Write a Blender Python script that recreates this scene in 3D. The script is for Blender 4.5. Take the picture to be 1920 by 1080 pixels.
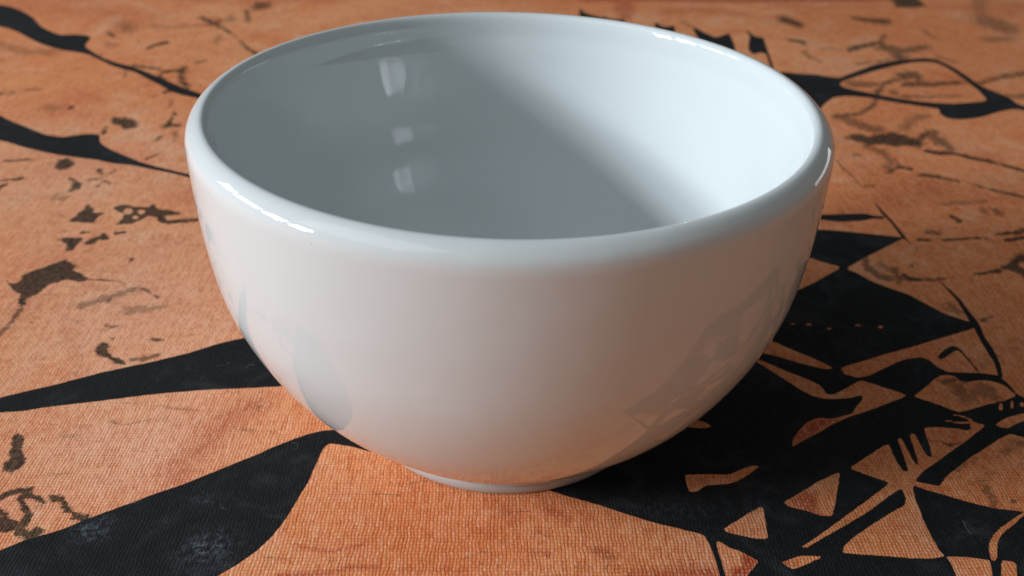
import bpy, math
import numpy as np
from mathutils import Matrix, Vector

CM = 0.01
for o in list(bpy.data.objects):
    bpy.data.objects.remove(o, do_unlink=True)
scene = bpy.context.scene
COL = scene.collection

# ------------------------------------------------------------------ camera
cam_data = bpy.data.cameras.new('camera')
cam = bpy.data.objects.new('camera', cam_data)
COL.objects.link(cam)
cam_right = Vector((0.999716, -0.011372, 0.020931))
cam_up = Vector((-0.011601, 0.535014, 0.844764))
cam_fwd = Vector((0.020805, 0.844767, -0.534730))
m = Matrix((cam_right, cam_up, -cam_fwd)).transposed().to_4x4()
m.translation = Vector((-0.351016, -19.188635, 15.501667)) * CM
cam.matrix_world = m
cam_data.sensor_width = 36.0
cam_data.lens = 36.0 * 1682.626 / 1920.0
cam_data.clip_start = 0.01
cam_data.clip_end = 50.0
cam_data.dof.use_dof = True
cam_data.dof.focus_distance = 0.192
cam_data.dof.aperture_fstop = 20.0
scene.camera = cam

# ------------------------------------------------------------------ light
world = bpy.data.worlds.new('World')
scene.world = world
world.use_nodes = True
bg = world.node_tree.nodes['Background']
bg.inputs['Color'].default_value = (0.95, 1.0, 0.98, 1)
bg.inputs['Strength'].default_value = 0.125

# daylight from one wide window to the left, its sill well above the table: two clear casements towards the
# viewer, two curtained ones away from him, each of two panes: offset along the wall, width, watts per pane
WIN_X, WIN_Z, PANE_H, BAR = -2.2, 0.90, 0.18, 0.03
PANES = [(-0.78, 0.34, 20.0), (-0.31, 0.34, 14.0), (0.24, 0.52, 4.0), (0.72, 0.30, 2.0)]
for off, pw, watts in PANES:
    for j in range(2):
        L = bpy.data.lights.new('window_pane_light', 'AREA')
        L.shape = 'RECTANGLE'
        L.size, L.size_y = pw, PANE_H
        L.energy = watts
        L.color = (0.87, 0.945, 1.0)
        lo = bpy.data.objects.new('window_pane_light', L)
        lo.rotation_euler = (math.radians(90), 0, math.radians(-90))
        lo.location = (WIN_X, off, WIN_Z + (j - .5) * (PANE_H + BAR))
        COL.objects.link(lo)

# added fill lamp brightening the bowl's front and rim: large, soft and dim
L = bpy.data.lights.new('added_fill_light', 'AREA')
L.shape = 'RECTANGLE'
L.size, L.size_y = 1.8, 1.3
L.energy = 12.0
L.color = (0.82, 0.92, 1.0)
lo = bpy.data.objects.new('added_fill_light', L)
lo.location = (-1.5, -0.9, 2.0)
lo.rotation_euler = Vector((1.5, 0.9, -1.95)).to_track_quat('-Z', 'Y').to_euler()
COL.objects.link(lo)

# a second, distant window across the room (the thin line of light along the rim's right shoulder)
L = bpy.data.lights.new('far_window_light', 'AREA')
L.shape = 'RECTANGLE'
L.size, L.size_y = 1.1, 0.45
L.energy = 2.6
L.color = (0.93, 0.97, 1.0)
lo = bpy.data.objects.new('far_window_light', L)
far = Vector((0.81, 0.585, 0.02)).normalized() * 3.2
lo.rotation_euler = (-far).to_track_quat('-Z', 'Y').to_euler()
lo.location = far
COL.objects.link(lo)

vs = scene.view_settings
vs.view_transform = 'Standard'
vs.look = 'None'
vs.exposure = 0.0
vs.gamma = 1.0
vs.use_curve_mapping = False
scene.render.engine = 'CYCLES'
scene.cycles.max_bounces = 12
scene.cycles.diffuse_bounces = 8
scene.cycles.glossy_bounces = 8
scene.cycles.sample_clamp_indirect = 0.0
scene.cycles.blur_glossy = 0.0
scene.cycles.caustics_reflective = False
scene.cycles.caustics_refractive = False

# ------------------------------------------------------------------ print on the cloth (outlines in cm on the cloth, bowl at the origin)
INK = [
    [(-32.998,38.497),(-31.275,37.504),(-30.91,37.307),(-30.293,37.039),(-30.044,36.862),(-29.094,36.018),(-28.824,35.754),(-28.06,34.928),(-27.863,34.691),(-27.373,34.015),(-27.226,33.804),(-26.787,33.144),(-26.599,32.921),(-25.858,32.166),(-25.638,31.972),(-24.985,31.492),(-24.795,31.435),(-24.236,31.545),(-24.073,31.554),(-23.601,31.505),(-23.476,31.46),(-23.159,31.222),(-23.092,31.126),(-22.988,30.754),(-22.963,30.597),(-22.912,29.984),(-22.887,29.839),(-22.783,29.531),(-22.673,29.366),(-22.092,28.644),(-21.888,28.409),(-21.176,27.65),(-20.939,27.433),(-20.153,26.813),(-19.92,26.653),(-19.227,26.259),(-18.999,26.102),(-18.25,25.51),(-18.012,25.309),(-17.253,24.635),(-17.048,24.455),(-16.501,23.987),(-16.316,23.826),(-15.689,23.277),(-15.474,23.107),(-14.736,22.579),(-14.54,22.427),(-14.035,21.993),(-13.933,21.841),(-13.79,21.313),(-13.867,21.304),(-14.505,21.774),(-14.7,21.893),(-15.294,22.175),(-15.465,22.274),(-15.957,22.621),(-16.127,22.775),(-16.717,23.41),(-16.917,23.614),(-17.592,24.266),(-17.81,24.482),(-18.521,25.196),(-18.728,25.365),(-19.325,25.709),(-19.507,25.826),(-20.06,26.221),(-20.266,26.397),(-21.019,27.119),(-21.244,27.335),(-21.91,27.974),(-22.114,28.125),(-22.735,28.436),(-22.926,28.517),(-23.509,28.718),(-23.706,28.811),(-24.372,29.199),(-24.59,29.337),(-25.308,29.827),(-25.539,30.014),(-26.287,30.714),(-26.526,30.939),(-27.297,31.661),(-27.515,31.853),(-28.116,32.343),(-28.29,32.458),(-28.782,32.695),(-29.094,32.846),(-30.6,33.572),(-31.114,34.245),(-32.962,38.019)],
    [(-24.466,20.97),(-22.853,19.514),(-22.516,19.218),(-21.947,18.759),(-21.736,18.605),(-20.974,18.088),(-20.723,17.916),(-19.894,17.342),(-19.663,17.226),(-19.018,17.058),(-18.864,17.059),(-18.532,17.235),(-18.416,17.287),(-18.012,17.437),(-17.892,17.454),(-17.538,17.407),(-17.437,17.288),(-17.155,16.593),(-17.043,16.42),(-16.62,16.009),(-16.444,15.86),(-15.753,15.331),(-15.55,15.177),(-14.956,14.728),(-14.757,14.598),(-14.092,14.228),(-13.888,14.123),(-13.256,13.823),(-13.078,13.739),(-12.58,13.503),(-12.427,13.439),(-11.953,13.267),(-11.868,13.202),(-11.8,12.958),(-11.864,12.95),(-12.341,13.143),(-12.514,13.222),(-13.137,13.525),(-13.341,13.614),(-14.011,13.871),(-14.226,13.959),(-14.919,14.258),(-15.121,14.323),(-15.703,14.434),(-15.896,14.493),(-16.54,14.762),(-16.746,14.829),(-17.407,14.98),(-17.618,15.032),(-18.296,15.211),(-18.506,15.279),(-19.165,15.529),(-19.366,15.61),(-19.979,15.866),(-20.17,15.959),(-20.769,16.291),(-20.919,16.365),(-21.261,16.496),(-21.484,16.59),(-22.563,17.062),(-22.958,17.59),(-24.472,20.682)],
    [(-14.025,-0.729),(-13.514,-0.471),(-13.35,-0.389),(-12.825,-0.125),(-12.685,-0.057),(-12.32,0.105),(-12.216,0.157),(-11.922,0.321),(-11.798,0.388),(-11.301,0.648),(-11.153,0.72),(-10.708,0.911),(-10.553,0.975),(-10.016,1.19),(-9.832,1.271),(-9.204,1.57),(-9.006,1.678),(-8.381,2.064),(-8.2,2.163),(-7.68,2.395),(-7.534,2.466),(-7.13,2.68),(-7.002,2.683),(-6.602,2.483),(-6.48,2.323),(-6.112,1.535),(-6.036,1.294),(-5.914,0.552),(-5.917,0.404),(-6.051,0.188),(-6.157,0.144),(-6.693,0.084),(-6.943,0.061),(-7.982,-0.025),(-8.255,-0.053),(-8.944,-0.15),(-9.161,-0.186),(-9.842,-0.315),(-10.048,-0.359),(-10.671,-0.503),(-10.853,-0.543),(-11.386,-0.65),(-11.546,-0.684),(-12.031,-0.79),(-12.166,-0.826),(-12.534,-0.945),(-12.659,-0.972),(-13.084,-1.027),(-13.238,-1.059),(-13.788,-1.211),(-13.902,-1.18),(-14.077,-0.826)],
    [(-11.476,-5.919),(-11.076,-5.672),(-10.968,-5.6),(-10.685,-5.393),(-10.554,-5.319),(-10.007,-5.057),(-9.854,-4.968),(-9.431,-4.662),(-9.297,-4.574),(-8.874,-4.321),(-8.735,-4.234),(-8.274,-3.934),(-8.132,-3.848),(-7.693,-3.606),(-7.536,-3.505),(-6.97,-3.102),(-6.796,-2.982),(-6.262,-2.62),(-6.122,-2.52),(-5.779,-2.252),(-5.649,-2.161),(-5.169,-1.853),(-5.04,-1.783),(-4.711,-1.656),(-4.634,-1.633),(-4.47,-1.615),(-4.333,-1.626),(-3.627,-1.71),(-3.391,-1.814),(-2.616,-2.376),(-2.56,-2.469),(-2.959,-2.502),(-3.076,-2.492),(-3.42,-2.393),(-3.508,-2.364),(-3.722,-2.278),(-3.8,-2.253),(-4.085,-2.182),(-4.168,-2.164),(-4.408,-2.122),(-4.459,-2.137),(-4.538,-2.272),(-4.559,-2.34),(-4.61,-2.632),(-4.629,-2.768),(-4.699,-3.328),(-4.727,-3.485),(-4.838,-3.924),(-4.872,-4.062),(-4.975,-4.493),(-5.016,-4.631),(-5.173,-5.067),(-5.232,-5.193),(-5.447,-5.553),(-5.521,-5.655),(-5.776,-5.947),(-5.844,-6.019),(-6.027,-6.183),(-6.097,-6.242),(-6.355,-6.456),(-6.448,-6.54),(-6.778,-6.85),(-6.982,-6.955),(-7.932,-7.306),(-8.411,-7.361),(-10.509,-7.371),(-10.918,-7.212),(-11.45,-6.137)],
    [(10.465,9.583),(11.396,9.536),(11.663,9.511),(12.423,9.398),(12.651,9.354),(13.337,9.19),(13.547,9.143),(14.188,9.009),(14.312,8.992),(14.459,9.016),(14.471,9.005),(14.396,8.913),(14.319,8.85),(13.91,8.544),(13.761,8.432),(13.23,8.035),(13.065,7.911),(12.548,7.524),(12.37,7.385),(11.764,6.89),(11.667,6.797),(11.651,6.69),(11.676,6.649),(11.855,6.495),(11.919,6.407),(12.146,6.008),(12.246,5.887),(12.652,5.52),(12.769,5.418),(13.107,5.14),(13.203,5.027),(13.47,4.596),(13.555,4.468),(13.83,4.089),(13.929,3.989),(14.288,3.734),(14.376,3.671),(14.574,3.527),(14.576,3.472),(14.393,3.272),(14.284,3.207),(13.774,2.997),(13.573,2.912),(12.816,2.583),(12.62,2.498),(12.127,2.284),(11.937,2.205),(11.227,1.925),(11.019,1.837),(10.406,1.565),(10.237,1.491),(9.777,1.291),(9.689,1.244),(9.587,1.147),(9.561,1.132),(9.494,1.131),(9.46,1.16),(9.304,1.349),(9.231,1.423),(8.923,1.711),(8.818,1.802),(8.462,2.096),(8.36,2.184),(8.068,2.452),(7.939,2.548),(7.41,2.887),(7.454,3.158),(8.314,4.6),(8.595,4.908),(9.482,5.347),(9.699,5.468),(10.174,5.795),(10.325,5.909),(10.808,6.304),(10.945,6.414),(11.324,6.713),(11.39,6.777),(11.425,6.885),(11.391,6.922),(11.144,7.051),(11.045,7.117),(10.666,7.409),(10.547,7.486),(10.178,7.681),(10.143,7.928),(10.293,9.355)],
    [(14.362,11.938),(14.346,11.906),(14.338,11.779),(14.299,11.026),(14.304,10.805),(14.374,10.16),(14.382,9.944),(14.359,9.225),(14.365,9.055),(14.422,8.693),(14.441,8.606),(14.508,8.418),(14.52,8.389),(14.537,8.396),(14.541,8.402),(14.552,8.43),(14.548,8.469),(14.51,8.688),(14.504,8.787),(14.506,9.201),(14.507,9.377),(14.512,10.086),(14.503,10.301),(14.434,10.952),(14.419,11.161),(14.389,11.835),(14.382,11.943),(14.366,11.944)],
    [(11.645,10.802),(11.957,10.713),(12.108,10.707),(12.755,10.758),(12.958,10.774),(13.593,10.825),(13.72,10.813),(13.892,10.687),(13.965,10.658),(14.252,10.601),(14.288,10.566),(14.228,10.402),(14.172,10.38),(13.874,10.404),(13.771,10.386),(13.418,10.248),(13.252,10.213),(12.556,10.13),(12.38,10.135),(11.961,10.251),(11.84,10.273),(11.497,10.295),(11.461,10.36),(11.577,10.754)],
    [(14.436,6.288),(14.424,6.263),(14.432,6.174),(14.489,5.65),(14.507,5.476),(14.565,4.9),(14.564,4.719),(14.502,4.144),(14.486,3.969),(14.442,3.439),(14.422,3.266),(14.346,2.707),(14.329,2.552),(14.295,2.127),(14.284,1.992),(14.245,1.563),(14.215,1.416),(14.07,0.917),(14.054,0.834),(14.09,0.795),(14.107,0.801),(14.18,0.879),(14.22,0.974),(14.401,1.509),(14.443,1.67),(14.521,2.157),(14.535,2.298),(14.54,2.697),(14.56,2.854),(14.69,3.458),(14.708,3.633),(14.692,4.134),(14.691,4.299),(14.706,4.848),(14.693,5.021),(14.592,5.566),(14.562,5.729),(14.471,6.218),(14.455,6.296),(14.44,6.292)],
    [(14.114,15.849),(14.088,15.782),(14.088,15.666),(14.115,15.004),(14.138,14.789),(14.261,14.09),(14.284,13.858),(14.31,13.091),(14.317,12.973),(14.336,12.973),(14.342,12.98),(14.36,13.022),(14.363,13.153),(14.364,13.96),(14.345,14.2),(14.223,14.905),(14.198,15.118),(14.162,15.761),(14.152,15.864),(14.123,15.86)],
    [(1.176,-3.767),(1.487,-3.896),(1.62,-3.948),(2.148,-4.151),(2.303,-4.216),(2.753,-4.428),(2.895,-4.49),(3.339,-4.673),(3.479,-4.725),(3.922,-4.868),(4.051,-4.911),(4.425,-5.04),(4.492,-5.093),(4.545,-5.293),(4.558,-5.374),(4.586,-5.685),(4.592,-5.779),(4.604,-6.068),(4.602,-6.211),(4.58,-6.813),(4.579,-7.018),(4.596,-7.703),(5.531,-7.803),(11.486,-7.779),(12.83,-7.11),(16.044,-1.682),(16.478,-0.532),(15.04,-0.296),(14.76,-0.237),(14.434,-0.102),(14.364,-0.053),(14.246,0.121),(14.224,0.205),(14.205,0.566),(14.185,0.664),(14.076,0.922),(14.008,0.974),(13.689,1.044),(13.579,1.057),(13.197,1.07),(13.083,1.074),(12.737,1.088),(12.656,1.116),(12.492,1.285),(12.456,1.351),(12.393,1.602),(12.359,1.657),(12.207,1.753),(12.128,1.758),(11.779,1.693),(11.678,1.661),(11.386,1.519),(11.275,1.456),(10.862,1.2),(10.736,1.123),(10.35,0.891),(10.25,0.846),(9.998,0.786),(9.922,0.797),(9.686,0.923),(9.646,0.97),(9.631,1.139),(9.631,1.184),(9.644,1.299),(9.634,1.317),(9.551,1.316),(9.517,1.297),(9.386,1.18),(9.333,1.165),(9.128,1.18),(9.054,1.2),(8.795,1.31),(8.698,1.354),(8.345,1.522),(8.244,1.576),(7.959,1.748),(7.873,1.787),(7.618,1.862),(7.486,1.897),(6.899,2.047),(6.529,1.924),(4.831,1.026),(4.265,0.651),(2.428,-0.77),(1.972,-1.164),(0.865,-2.262),(0.671,-2.543),(0.502,-3.254),(0.555,-3.409),(1.05,-3.701)],
    [(12.667,1.688),(12.725,1.665),(12.766,1.684),(12.969,1.828),(13.038,1.88),(13.272,2.065),(13.325,2.1),(13.426,2.132),(13.451,2.075),(13.511,1.691),(13.525,1.566),(13.553,1.159),(13.562,1.097),(13.593,1.099),(13.602,1.107),(13.63,1.155),(13.629,1.225),(13.594,1.628),(13.582,1.756),(13.535,2.168),(13.511,2.252),(13.402,2.362),(13.339,2.35),(13.049,2.163),(12.969,2.098),(12.754,1.877),(12.713,1.824),(12.666,1.709)],
    [(14.833,27.16),(15.621,26.875),(15.834,26.825),(16.4,26.788),(16.558,26.745),(16.989,26.511),(17.127,26.445),(17.568,26.255),(17.716,26.296),(18.221,26.745),(18.411,26.906),(19.114,27.484),(19.357,27.687),(20.197,28.4),(20.477,28.594),(21.411,29.102),(21.696,29.227),(22.559,29.506),(22.804,29.582),(23.493,29.783),(23.665,29.793),(24.064,29.648),(24.161,29.535),(24.376,28.965),(24.431,28.732),(24.568,27.84),(24.599,27.563),(24.657,26.702),(24.671,26.402),(24.704,25.371),(24.756,25.118),(25.045,24.535),(25.124,24.353),(25.335,23.783),(25.375,23.575),(25.418,22.828),(25.446,22.69),(25.578,22.549),(25.783,22.515),(26.952,22.439),(27.098,22.353),(26.855,21.894),(26.636,21.837),(25.489,21.931),(25.254,21.963),(24.909,22.073),(24.748,22.044),(24.075,21.748),(23.823,21.612),(22.906,21.051),(22.643,20.926),(21.889,20.69),(21.703,20.661),(21.273,20.711),(21.179,20.753),(21.011,20.968),(20.982,21.057),(20.965,21.403),(20.989,21.523),(21.162,21.938),(21.114,22.035),(20.63,22.23),(20.464,22.3),(19.895,22.548),(19.714,22.626),(19.138,22.877),(18.979,22.964),(18.548,23.263),(18.401,23.33),(17.903,23.459),(17.743,23.491),(17.223,23.562),(17.057,23.546),(16.526,23.37),(16.373,23.259),(15.941,22.737),(15.824,22.581),(15.514,22.113),(15.356,21.866),(14.674,20.789),(14.547,20.892),(14.402,22.663),(14.415,23.43),(14.665,26.658)],
    [(5.027,39.399),(5.115,38.292),(5.177,38.049),(5.483,37.607),(5.617,37.456),(6.163,36.946),(6.273,36.915),(6.43,37.227),(6.462,37.21),(6.504,36.791),(6.606,36.685),(7.207,36.426),(7.323,36.429),(7.455,36.704),(7.484,36.668),(7.534,36.169),(7.564,36),(7.703,35.431),(7.528,35.33),(6.286,35.253),(5.938,35.412),(4.955,36.517),(4.821,37.028),(4.986,39.218)],
    [(9.451,36.081),(9.622,35.284),(9.699,35.155),(10.023,35.118),(10.118,35.146),(10.4,35.362),(10.437,35.252),(10.386,34.351),(10.306,34.099),(9.853,33.393),(9.714,33.491),(9.272,34.84),(9.227,35.194),(9.396,36.069)],
    [(11.566,35.3),(11.794,34.75),(11.873,34.556),(12.15,33.885),(12.242,33.706),(12.55,33.24),(12.708,33.271),(13.411,33.932),(13.516,33.887),(13.471,32.946),(13.438,32.571),(13.282,31.16),(13.19,30.803),(12.769,29.931),(12.555,30.052),(11.589,31.727),(11.438,32.265),(11.482,33.996),(11.494,34.409),(11.525,35.253)],
    [(14.726,34.89),(14.818,34.065),(14.849,33.873),(14.955,33.474),(15.024,33.393),(15.358,33.279),(15.376,33.05),(15.167,31.742),(15.112,31.38),(14.976,30.386),(14.908,29.908),(14.623,27.931),(14.556,27.612),(14.401,27.494),(14.424,27.785),(14.735,29.824),(14.759,30.196),(14.588,30.429),(14.5,30.413),(14.113,30.078),(14.039,30.119),(13.953,30.722),(13.988,31.016),(14.306,32.3),(14.392,32.612),(14.615,33.285),(14.647,33.498),(14.629,34.176),(14.636,34.372),(14.701,34.933)],
]
PAPER = [
    [(7.208,1.692),(7.303,1.595),(7.34,1.568),(7.478,1.489),(7.533,1.449),(7.743,1.276),(7.813,1.217),(8.051,1.016),(8.124,0.961),(8.351,0.809),(8.416,0.761),(8.603,0.611),(8.652,0.564),(8.778,0.414),(8.804,0.37),(8.838,0.236),(8.844,0.196),(8.845,0.078),(8.858,0.053),(8.939,0.01),(8.971,0.008),(9.093,0.039),(9.142,0.063),(9.331,0.184),(9.396,0.227),(9.617,0.379),(9.68,0.425),(9.86,0.564),(9.907,0.594),(10.019,0.641),(10.054,0.639),(10.168,0.58),(10.206,0.561),(10.336,0.496),(10.378,0.47),(10.515,0.373),(10.564,0.344),(10.741,0.257),(10.793,0.227),(10.944,0.125),(10.979,0.098),(11.055,0.026),(11.052,0.002),(10.958,-0.072),(10.899,-0.105),(10.624,-0.239),(10.538,-0.281),(10.267,-0.413),(10.195,-0.45),(10.011,-0.552),(9.944,-0.584),(9.707,-0.685),(9.642,-0.714),(9.466,-0.8),(9.419,-0.82),(9.295,-0.863),(9.245,-0.886),(9.049,-0.984),(8.989,-1.017),(8.809,-1.128),(8.75,-1.163),(8.553,-1.273),(8.496,-1.312),(8.33,-1.447),(8.248,-1.502),(7.901,-1.715),(7.781,-1.793),(7.37,-2.073),(7.319,-2.081),(7.403,-1.851),(7.451,-1.77),(7.668,-1.486),(7.727,-1.415),(7.881,-1.253),(7.933,-1.207),(8.112,-1.075),(8.168,-1.043),(8.34,-0.976),(8.396,-0.97),(8.582,-1),(8.635,-1.002),(8.782,-0.984),(8.835,-0.968),(9.026,-0.883),(9.085,-0.859),(9.272,-0.79),(9.316,-0.758),(9.405,-0.623),(9.442,-0.574),(9.589,-0.403),(9.632,-0.353),(9.757,-0.214),(9.785,-0.175),(9.832,-0.07),(9.833,-0.048),(9.788,-0.014),(9.754,-0.02),(9.584,-0.092),(9.519,-0.111),(9.28,-0.158),(9.206,-0.167),(8.979,-0.179),(8.914,-0.178),(8.728,-0.164),(8.668,-0.148),(8.469,-0.064),(8.41,-0.023),(8.236,0.151),(8.179,0.22),(7.993,0.487),(7.934,0.569),(7.75,0.824),(7.694,0.902),(7.524,1.144),(7.476,1.209),(7.343,1.379),(7.304,1.43),(7.188,1.583),(7.172,1.619),(7.19,1.695)],
    [(11.291,-0.002),(11.528,0.196),(11.601,0.256),(11.823,0.439),(11.896,0.503),(12.138,0.727),(12.202,0.78),(12.366,0.894),(12.421,0.917),(12.609,0.948),(12.661,0.943),(12.797,0.88),(12.824,0.849),(12.86,0.72),(12.886,0.691),(13.013,0.638),(13.073,0.641),(13.323,0.709),(13.402,0.72),(13.647,0.724),(13.715,0.712),(13.897,0.632),(13.943,0.602),(14.054,0.494),(14.084,0.426),(14.168,0.105),(14.119,0.026),(13.725,-0.154),(13.597,-0.203),(13.179,-0.329),(13.058,-0.372),(12.715,-0.513),(12.614,-0.552),(12.312,-0.657),(12.243,-0.663),(12.106,-0.598),(12.056,-0.564),(11.875,-0.413),(11.819,-0.372),(11.64,-0.263),(11.589,-0.232),(11.444,-0.148),(11.401,-0.122),(11.274,-0.045)],
    [(12.029,-0.787),(12.028,-0.81),(12.056,-0.821),(12.24,-0.872),(12.287,-0.902),(12.396,-1.037),(12.419,-1.056),(12.452,-1.038),(12.459,-1.029),(12.472,-0.987),(12.454,-0.961),(12.33,-0.837),(12.28,-0.81),(12.087,-0.766),(12.053,-0.762),(12.032,-0.78)],
    [(11.658,-1.054),(11.66,-1.07),(11.68,-1.074),(11.806,-1.08),(11.845,-1.089),(11.967,-1.136),(12.031,-1.142),(12.309,-1.13),(12.358,-1.123),(12.39,-1.089),(12.394,-1.079),(12.39,-1.047),(12.345,-1.047),(12.062,-1.075),(11.998,-1.072),(11.878,-1.024),(11.837,-1.018),(11.7,-1.028),(11.676,-1.032),(11.661,-1.049)],
    [(12.469,-1.059),(12.69,-1.17),(12.697,-1.211),(12.522,-1.358),(12.428,-1.432),(12.017,-1.751),(11.89,-1.846),(11.493,-2.125),(11.366,-2.217),(10.958,-2.518),(10.838,-2.605),(10.479,-2.854),(10.381,-2.932),(10.112,-3.174),(10.062,-3.223),(10.015,-3.293),(10.034,-3.312),(10.202,-3.366),(10.267,-3.384),(10.509,-3.451),(10.562,-3.444),(10.659,-3.333),(10.702,-3.286),(10.88,-3.104),(10.955,-3.041),(11.251,-2.824),(11.359,-2.743),(11.747,-2.447),(11.867,-2.364),(12.232,-2.136),(12.342,-2.063),(12.673,-1.829),(12.772,-1.764),(13.069,-1.589),(13.135,-1.556),(13.247,-1.523),(13.297,-1.532),(13.498,-1.624),(13.66,-1.681),(14.478,-1.95),(14.41,-2.349),(13.287,-4.408),(13.018,-4.652),(12.329,-4.318),(12.186,-4.258),(11.982,-4.221),(11.9,-4.21),(11.588,-4.174),(11.495,-4.152),(11.221,-4.051),(11.135,-4.017),(10.865,-3.901),(10.778,-3.862),(10.5,-3.732),(10.412,-3.692),(10.135,-3.574),(10.07,-3.54),(9.939,-3.446),(9.909,-3.451),(9.85,-3.574),(9.832,-3.64),(9.775,-3.933),(9.763,-4.014),(9.744,-4.234),(9.736,-4.299),(9.708,-4.489),(9.701,-4.588),(9.687,-5.018),(9.686,-5.127),(9.693,-5.399),(9.702,-5.465),(9.749,-5.615),(9.717,-5.646),(9.467,-5.699),(9.38,-5.707),(9.073,-5.704),(8.979,-5.698),(8.692,-5.666),(8.563,-5.654),(8.034,-5.612),(7.895,-5.6),(7.542,-5.568),(7.499,-5.538),(7.579,-5.375),(7.626,-5.321),(7.842,-5.142),(7.953,-5.06),(8.446,-4.715),(8.589,-4.62),(8.996,-4.366),(9.108,-4.298),(9.403,-4.129),(9.463,-4.073),(9.544,-3.889),(9.559,-3.822),(9.572,-3.58),(9.533,-3.57),(9.269,-3.747),(9.136,-3.843),(8.567,-4.265),(8.375,-4.395),(7.728,-4.799),(7.544,-4.912),(7.02,-5.227),(6.913,-5.293),(6.753,-5.4),(6.715,-5.413),(6.63,-5.39),(6.659,-5.359),(6.932,-5.18),(7.062,-5.089),(7.617,-4.683),(7.813,-4.538),(8.505,-4.021),(8.706,-3.87),(9.287,-3.434),(9.327,-3.336),(8.991,-3.16),(8.888,-3.101),(8.571,-2.906),(8.594,-2.823),(9.067,-2.484),(9.208,-2.382),(9.629,-2.078),(9.715,-2.024),(9.831,-1.992),(9.846,-2.024),(9.825,-2.25),(9.821,-2.33),(9.819,-2.61),(9.822,-2.688),(9.842,-2.903),(9.858,-2.941),(9.939,-2.968),(9.957,-2.959),(9.99,-2.874),(10.002,-2.812),(10.048,-2.507),(10.062,-2.412),(10.104,-2.112),(10.113,-2.036),(10.13,-1.852),(10.144,-1.81),(10.216,-1.732),(10.232,-1.732),(10.261,-1.809),(10.265,-1.865),(10.259,-2.139),(10.256,-2.229),(10.244,-2.526),(10.247,-2.593),(10.277,-2.723),(10.289,-2.739),(10.331,-2.71),(10.345,-2.666),(10.393,-2.417),(10.407,-2.335),(10.452,-2.064),(10.466,-1.977),(10.511,-1.699),(10.531,-1.639),(10.611,-1.544),(10.631,-1.539),(10.682,-1.601),(10.686,-1.653),(10.666,-1.917),(10.662,-2.001),(10.658,-2.273),(10.667,-2.336),(10.727,-2.469),(10.745,-2.473),(10.803,-2.369),(10.825,-2.301),(10.904,-1.968),(10.923,-1.871),(10.962,-1.59),(10.975,-1.518),(11.019,-1.343),(11.079,-1.312),(11.417,-1.291),(11.525,-1.295),(11.873,-1.339),(11.952,-1.353),(12.104,-1.399),(12.148,-1.398),(12.272,-1.349),(12.293,-1.326),(12.298,-1.23),(12.315,-1.194),(12.418,-1.062)],
    [(13.003,-1.169),(13.127,-1.07),(13.171,-1.038),(13.328,-0.938),(13.384,-0.908),(13.579,-0.823),(13.658,-0.793),(13.964,-0.689),(14.13,-0.647),(14.881,-0.484),(14.985,-0.488),(14.886,-0.675),(14.747,-0.739),(13.974,-0.957),(13.815,-1.008),(13.575,-1.117),(13.51,-1.153),(13.334,-1.268),(13.287,-1.284),(13.164,-1.269),(13.125,-1.257),(13.003,-1.194)],
    [(13.552,-0.444),(13.51,-0.515),(13.496,-0.533),(13.453,-0.577),(13.442,-0.584),(13.414,-0.584),(13.41,-0.577),(13.408,-0.534),(13.411,-0.516),(13.436,-0.446),(13.447,-0.424),(13.489,-0.353),(13.503,-0.334),(13.546,-0.29),(13.558,-0.283),(13.586,-0.283),(13.59,-0.289),(13.592,-0.333),(13.588,-0.351),(13.563,-0.422)],
    [(13.903,-0.329),(13.856,-0.41),(13.843,-0.431),(13.801,-0.481),(13.792,-0.489),(13.771,-0.489),(13.769,-0.481),(13.776,-0.431),(13.783,-0.411),(13.816,-0.33),(13.828,-0.304),(13.874,-0.222),(13.888,-0.201),(13.93,-0.15),(13.94,-0.142),(13.961,-0.142),(13.963,-0.15),(13.955,-0.2),(13.949,-0.221),(13.915,-0.303)],
    [(14.202,-0.32),(14.168,-0.371),(14.156,-0.384),(14.118,-0.415),(14.108,-0.42),(14.08,-0.421),(14.074,-0.416),(14.067,-0.385),(14.069,-0.372),(14.086,-0.321),(14.094,-0.305),(14.128,-0.254),(14.139,-0.241),(14.177,-0.209),(14.188,-0.204),(14.216,-0.203),(14.221,-0.208),(14.228,-0.24),(14.227,-0.253),(14.21,-0.304)],
    [(4.531,-1.363),(4.759,-1.28),(4.826,-1.249),(5.03,-1.134),(5.087,-1.125),(5.247,-1.188),(5.288,-1.218),(5.391,-1.345),(5.381,-1.373),(5.211,-1.422),(5.14,-1.426),(4.859,-1.398),(4.776,-1.391),(4.534,-1.378)],
    [(4.439,-3.138),(4.881,-3.12),(5.014,-3.119),(5.411,-3.128),(5.515,-3.108),(5.777,-2.964),(5.854,-2.925),(6.08,-2.823),(6.137,-2.809),(6.276,-2.822),(6.263,-2.856),(6.043,-3.056),(5.958,-3.121),(5.641,-3.333),(5.558,-3.377),(5.345,-3.447),(5.253,-3.463),(4.883,-3.494),(4.794,-3.525),(4.607,-3.688),(4.555,-3.716),(4.416,-3.73),(4.391,-3.699),(4.371,-3.484),(4.368,-3.413),(4.369,-3.179)],
    [(5.012,-4.846),(5.354,-4.609),(5.45,-4.541),(5.712,-4.35),(5.784,-4.304),(5.972,-4.2),(6.006,-4.187),(6.038,-4.213),(6.038,-4.263),(6.003,-4.554),(5.989,-4.662),(5.937,-5.052),(5.923,-5.12),(5.883,-5.168),(5.839,-5.172),(5.595,-5.15),(5.521,-5.135),(5.289,-5.059),(5.225,-5.039),(5.051,-4.986),(5.016,-4.966),(4.967,-4.894)],
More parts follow.
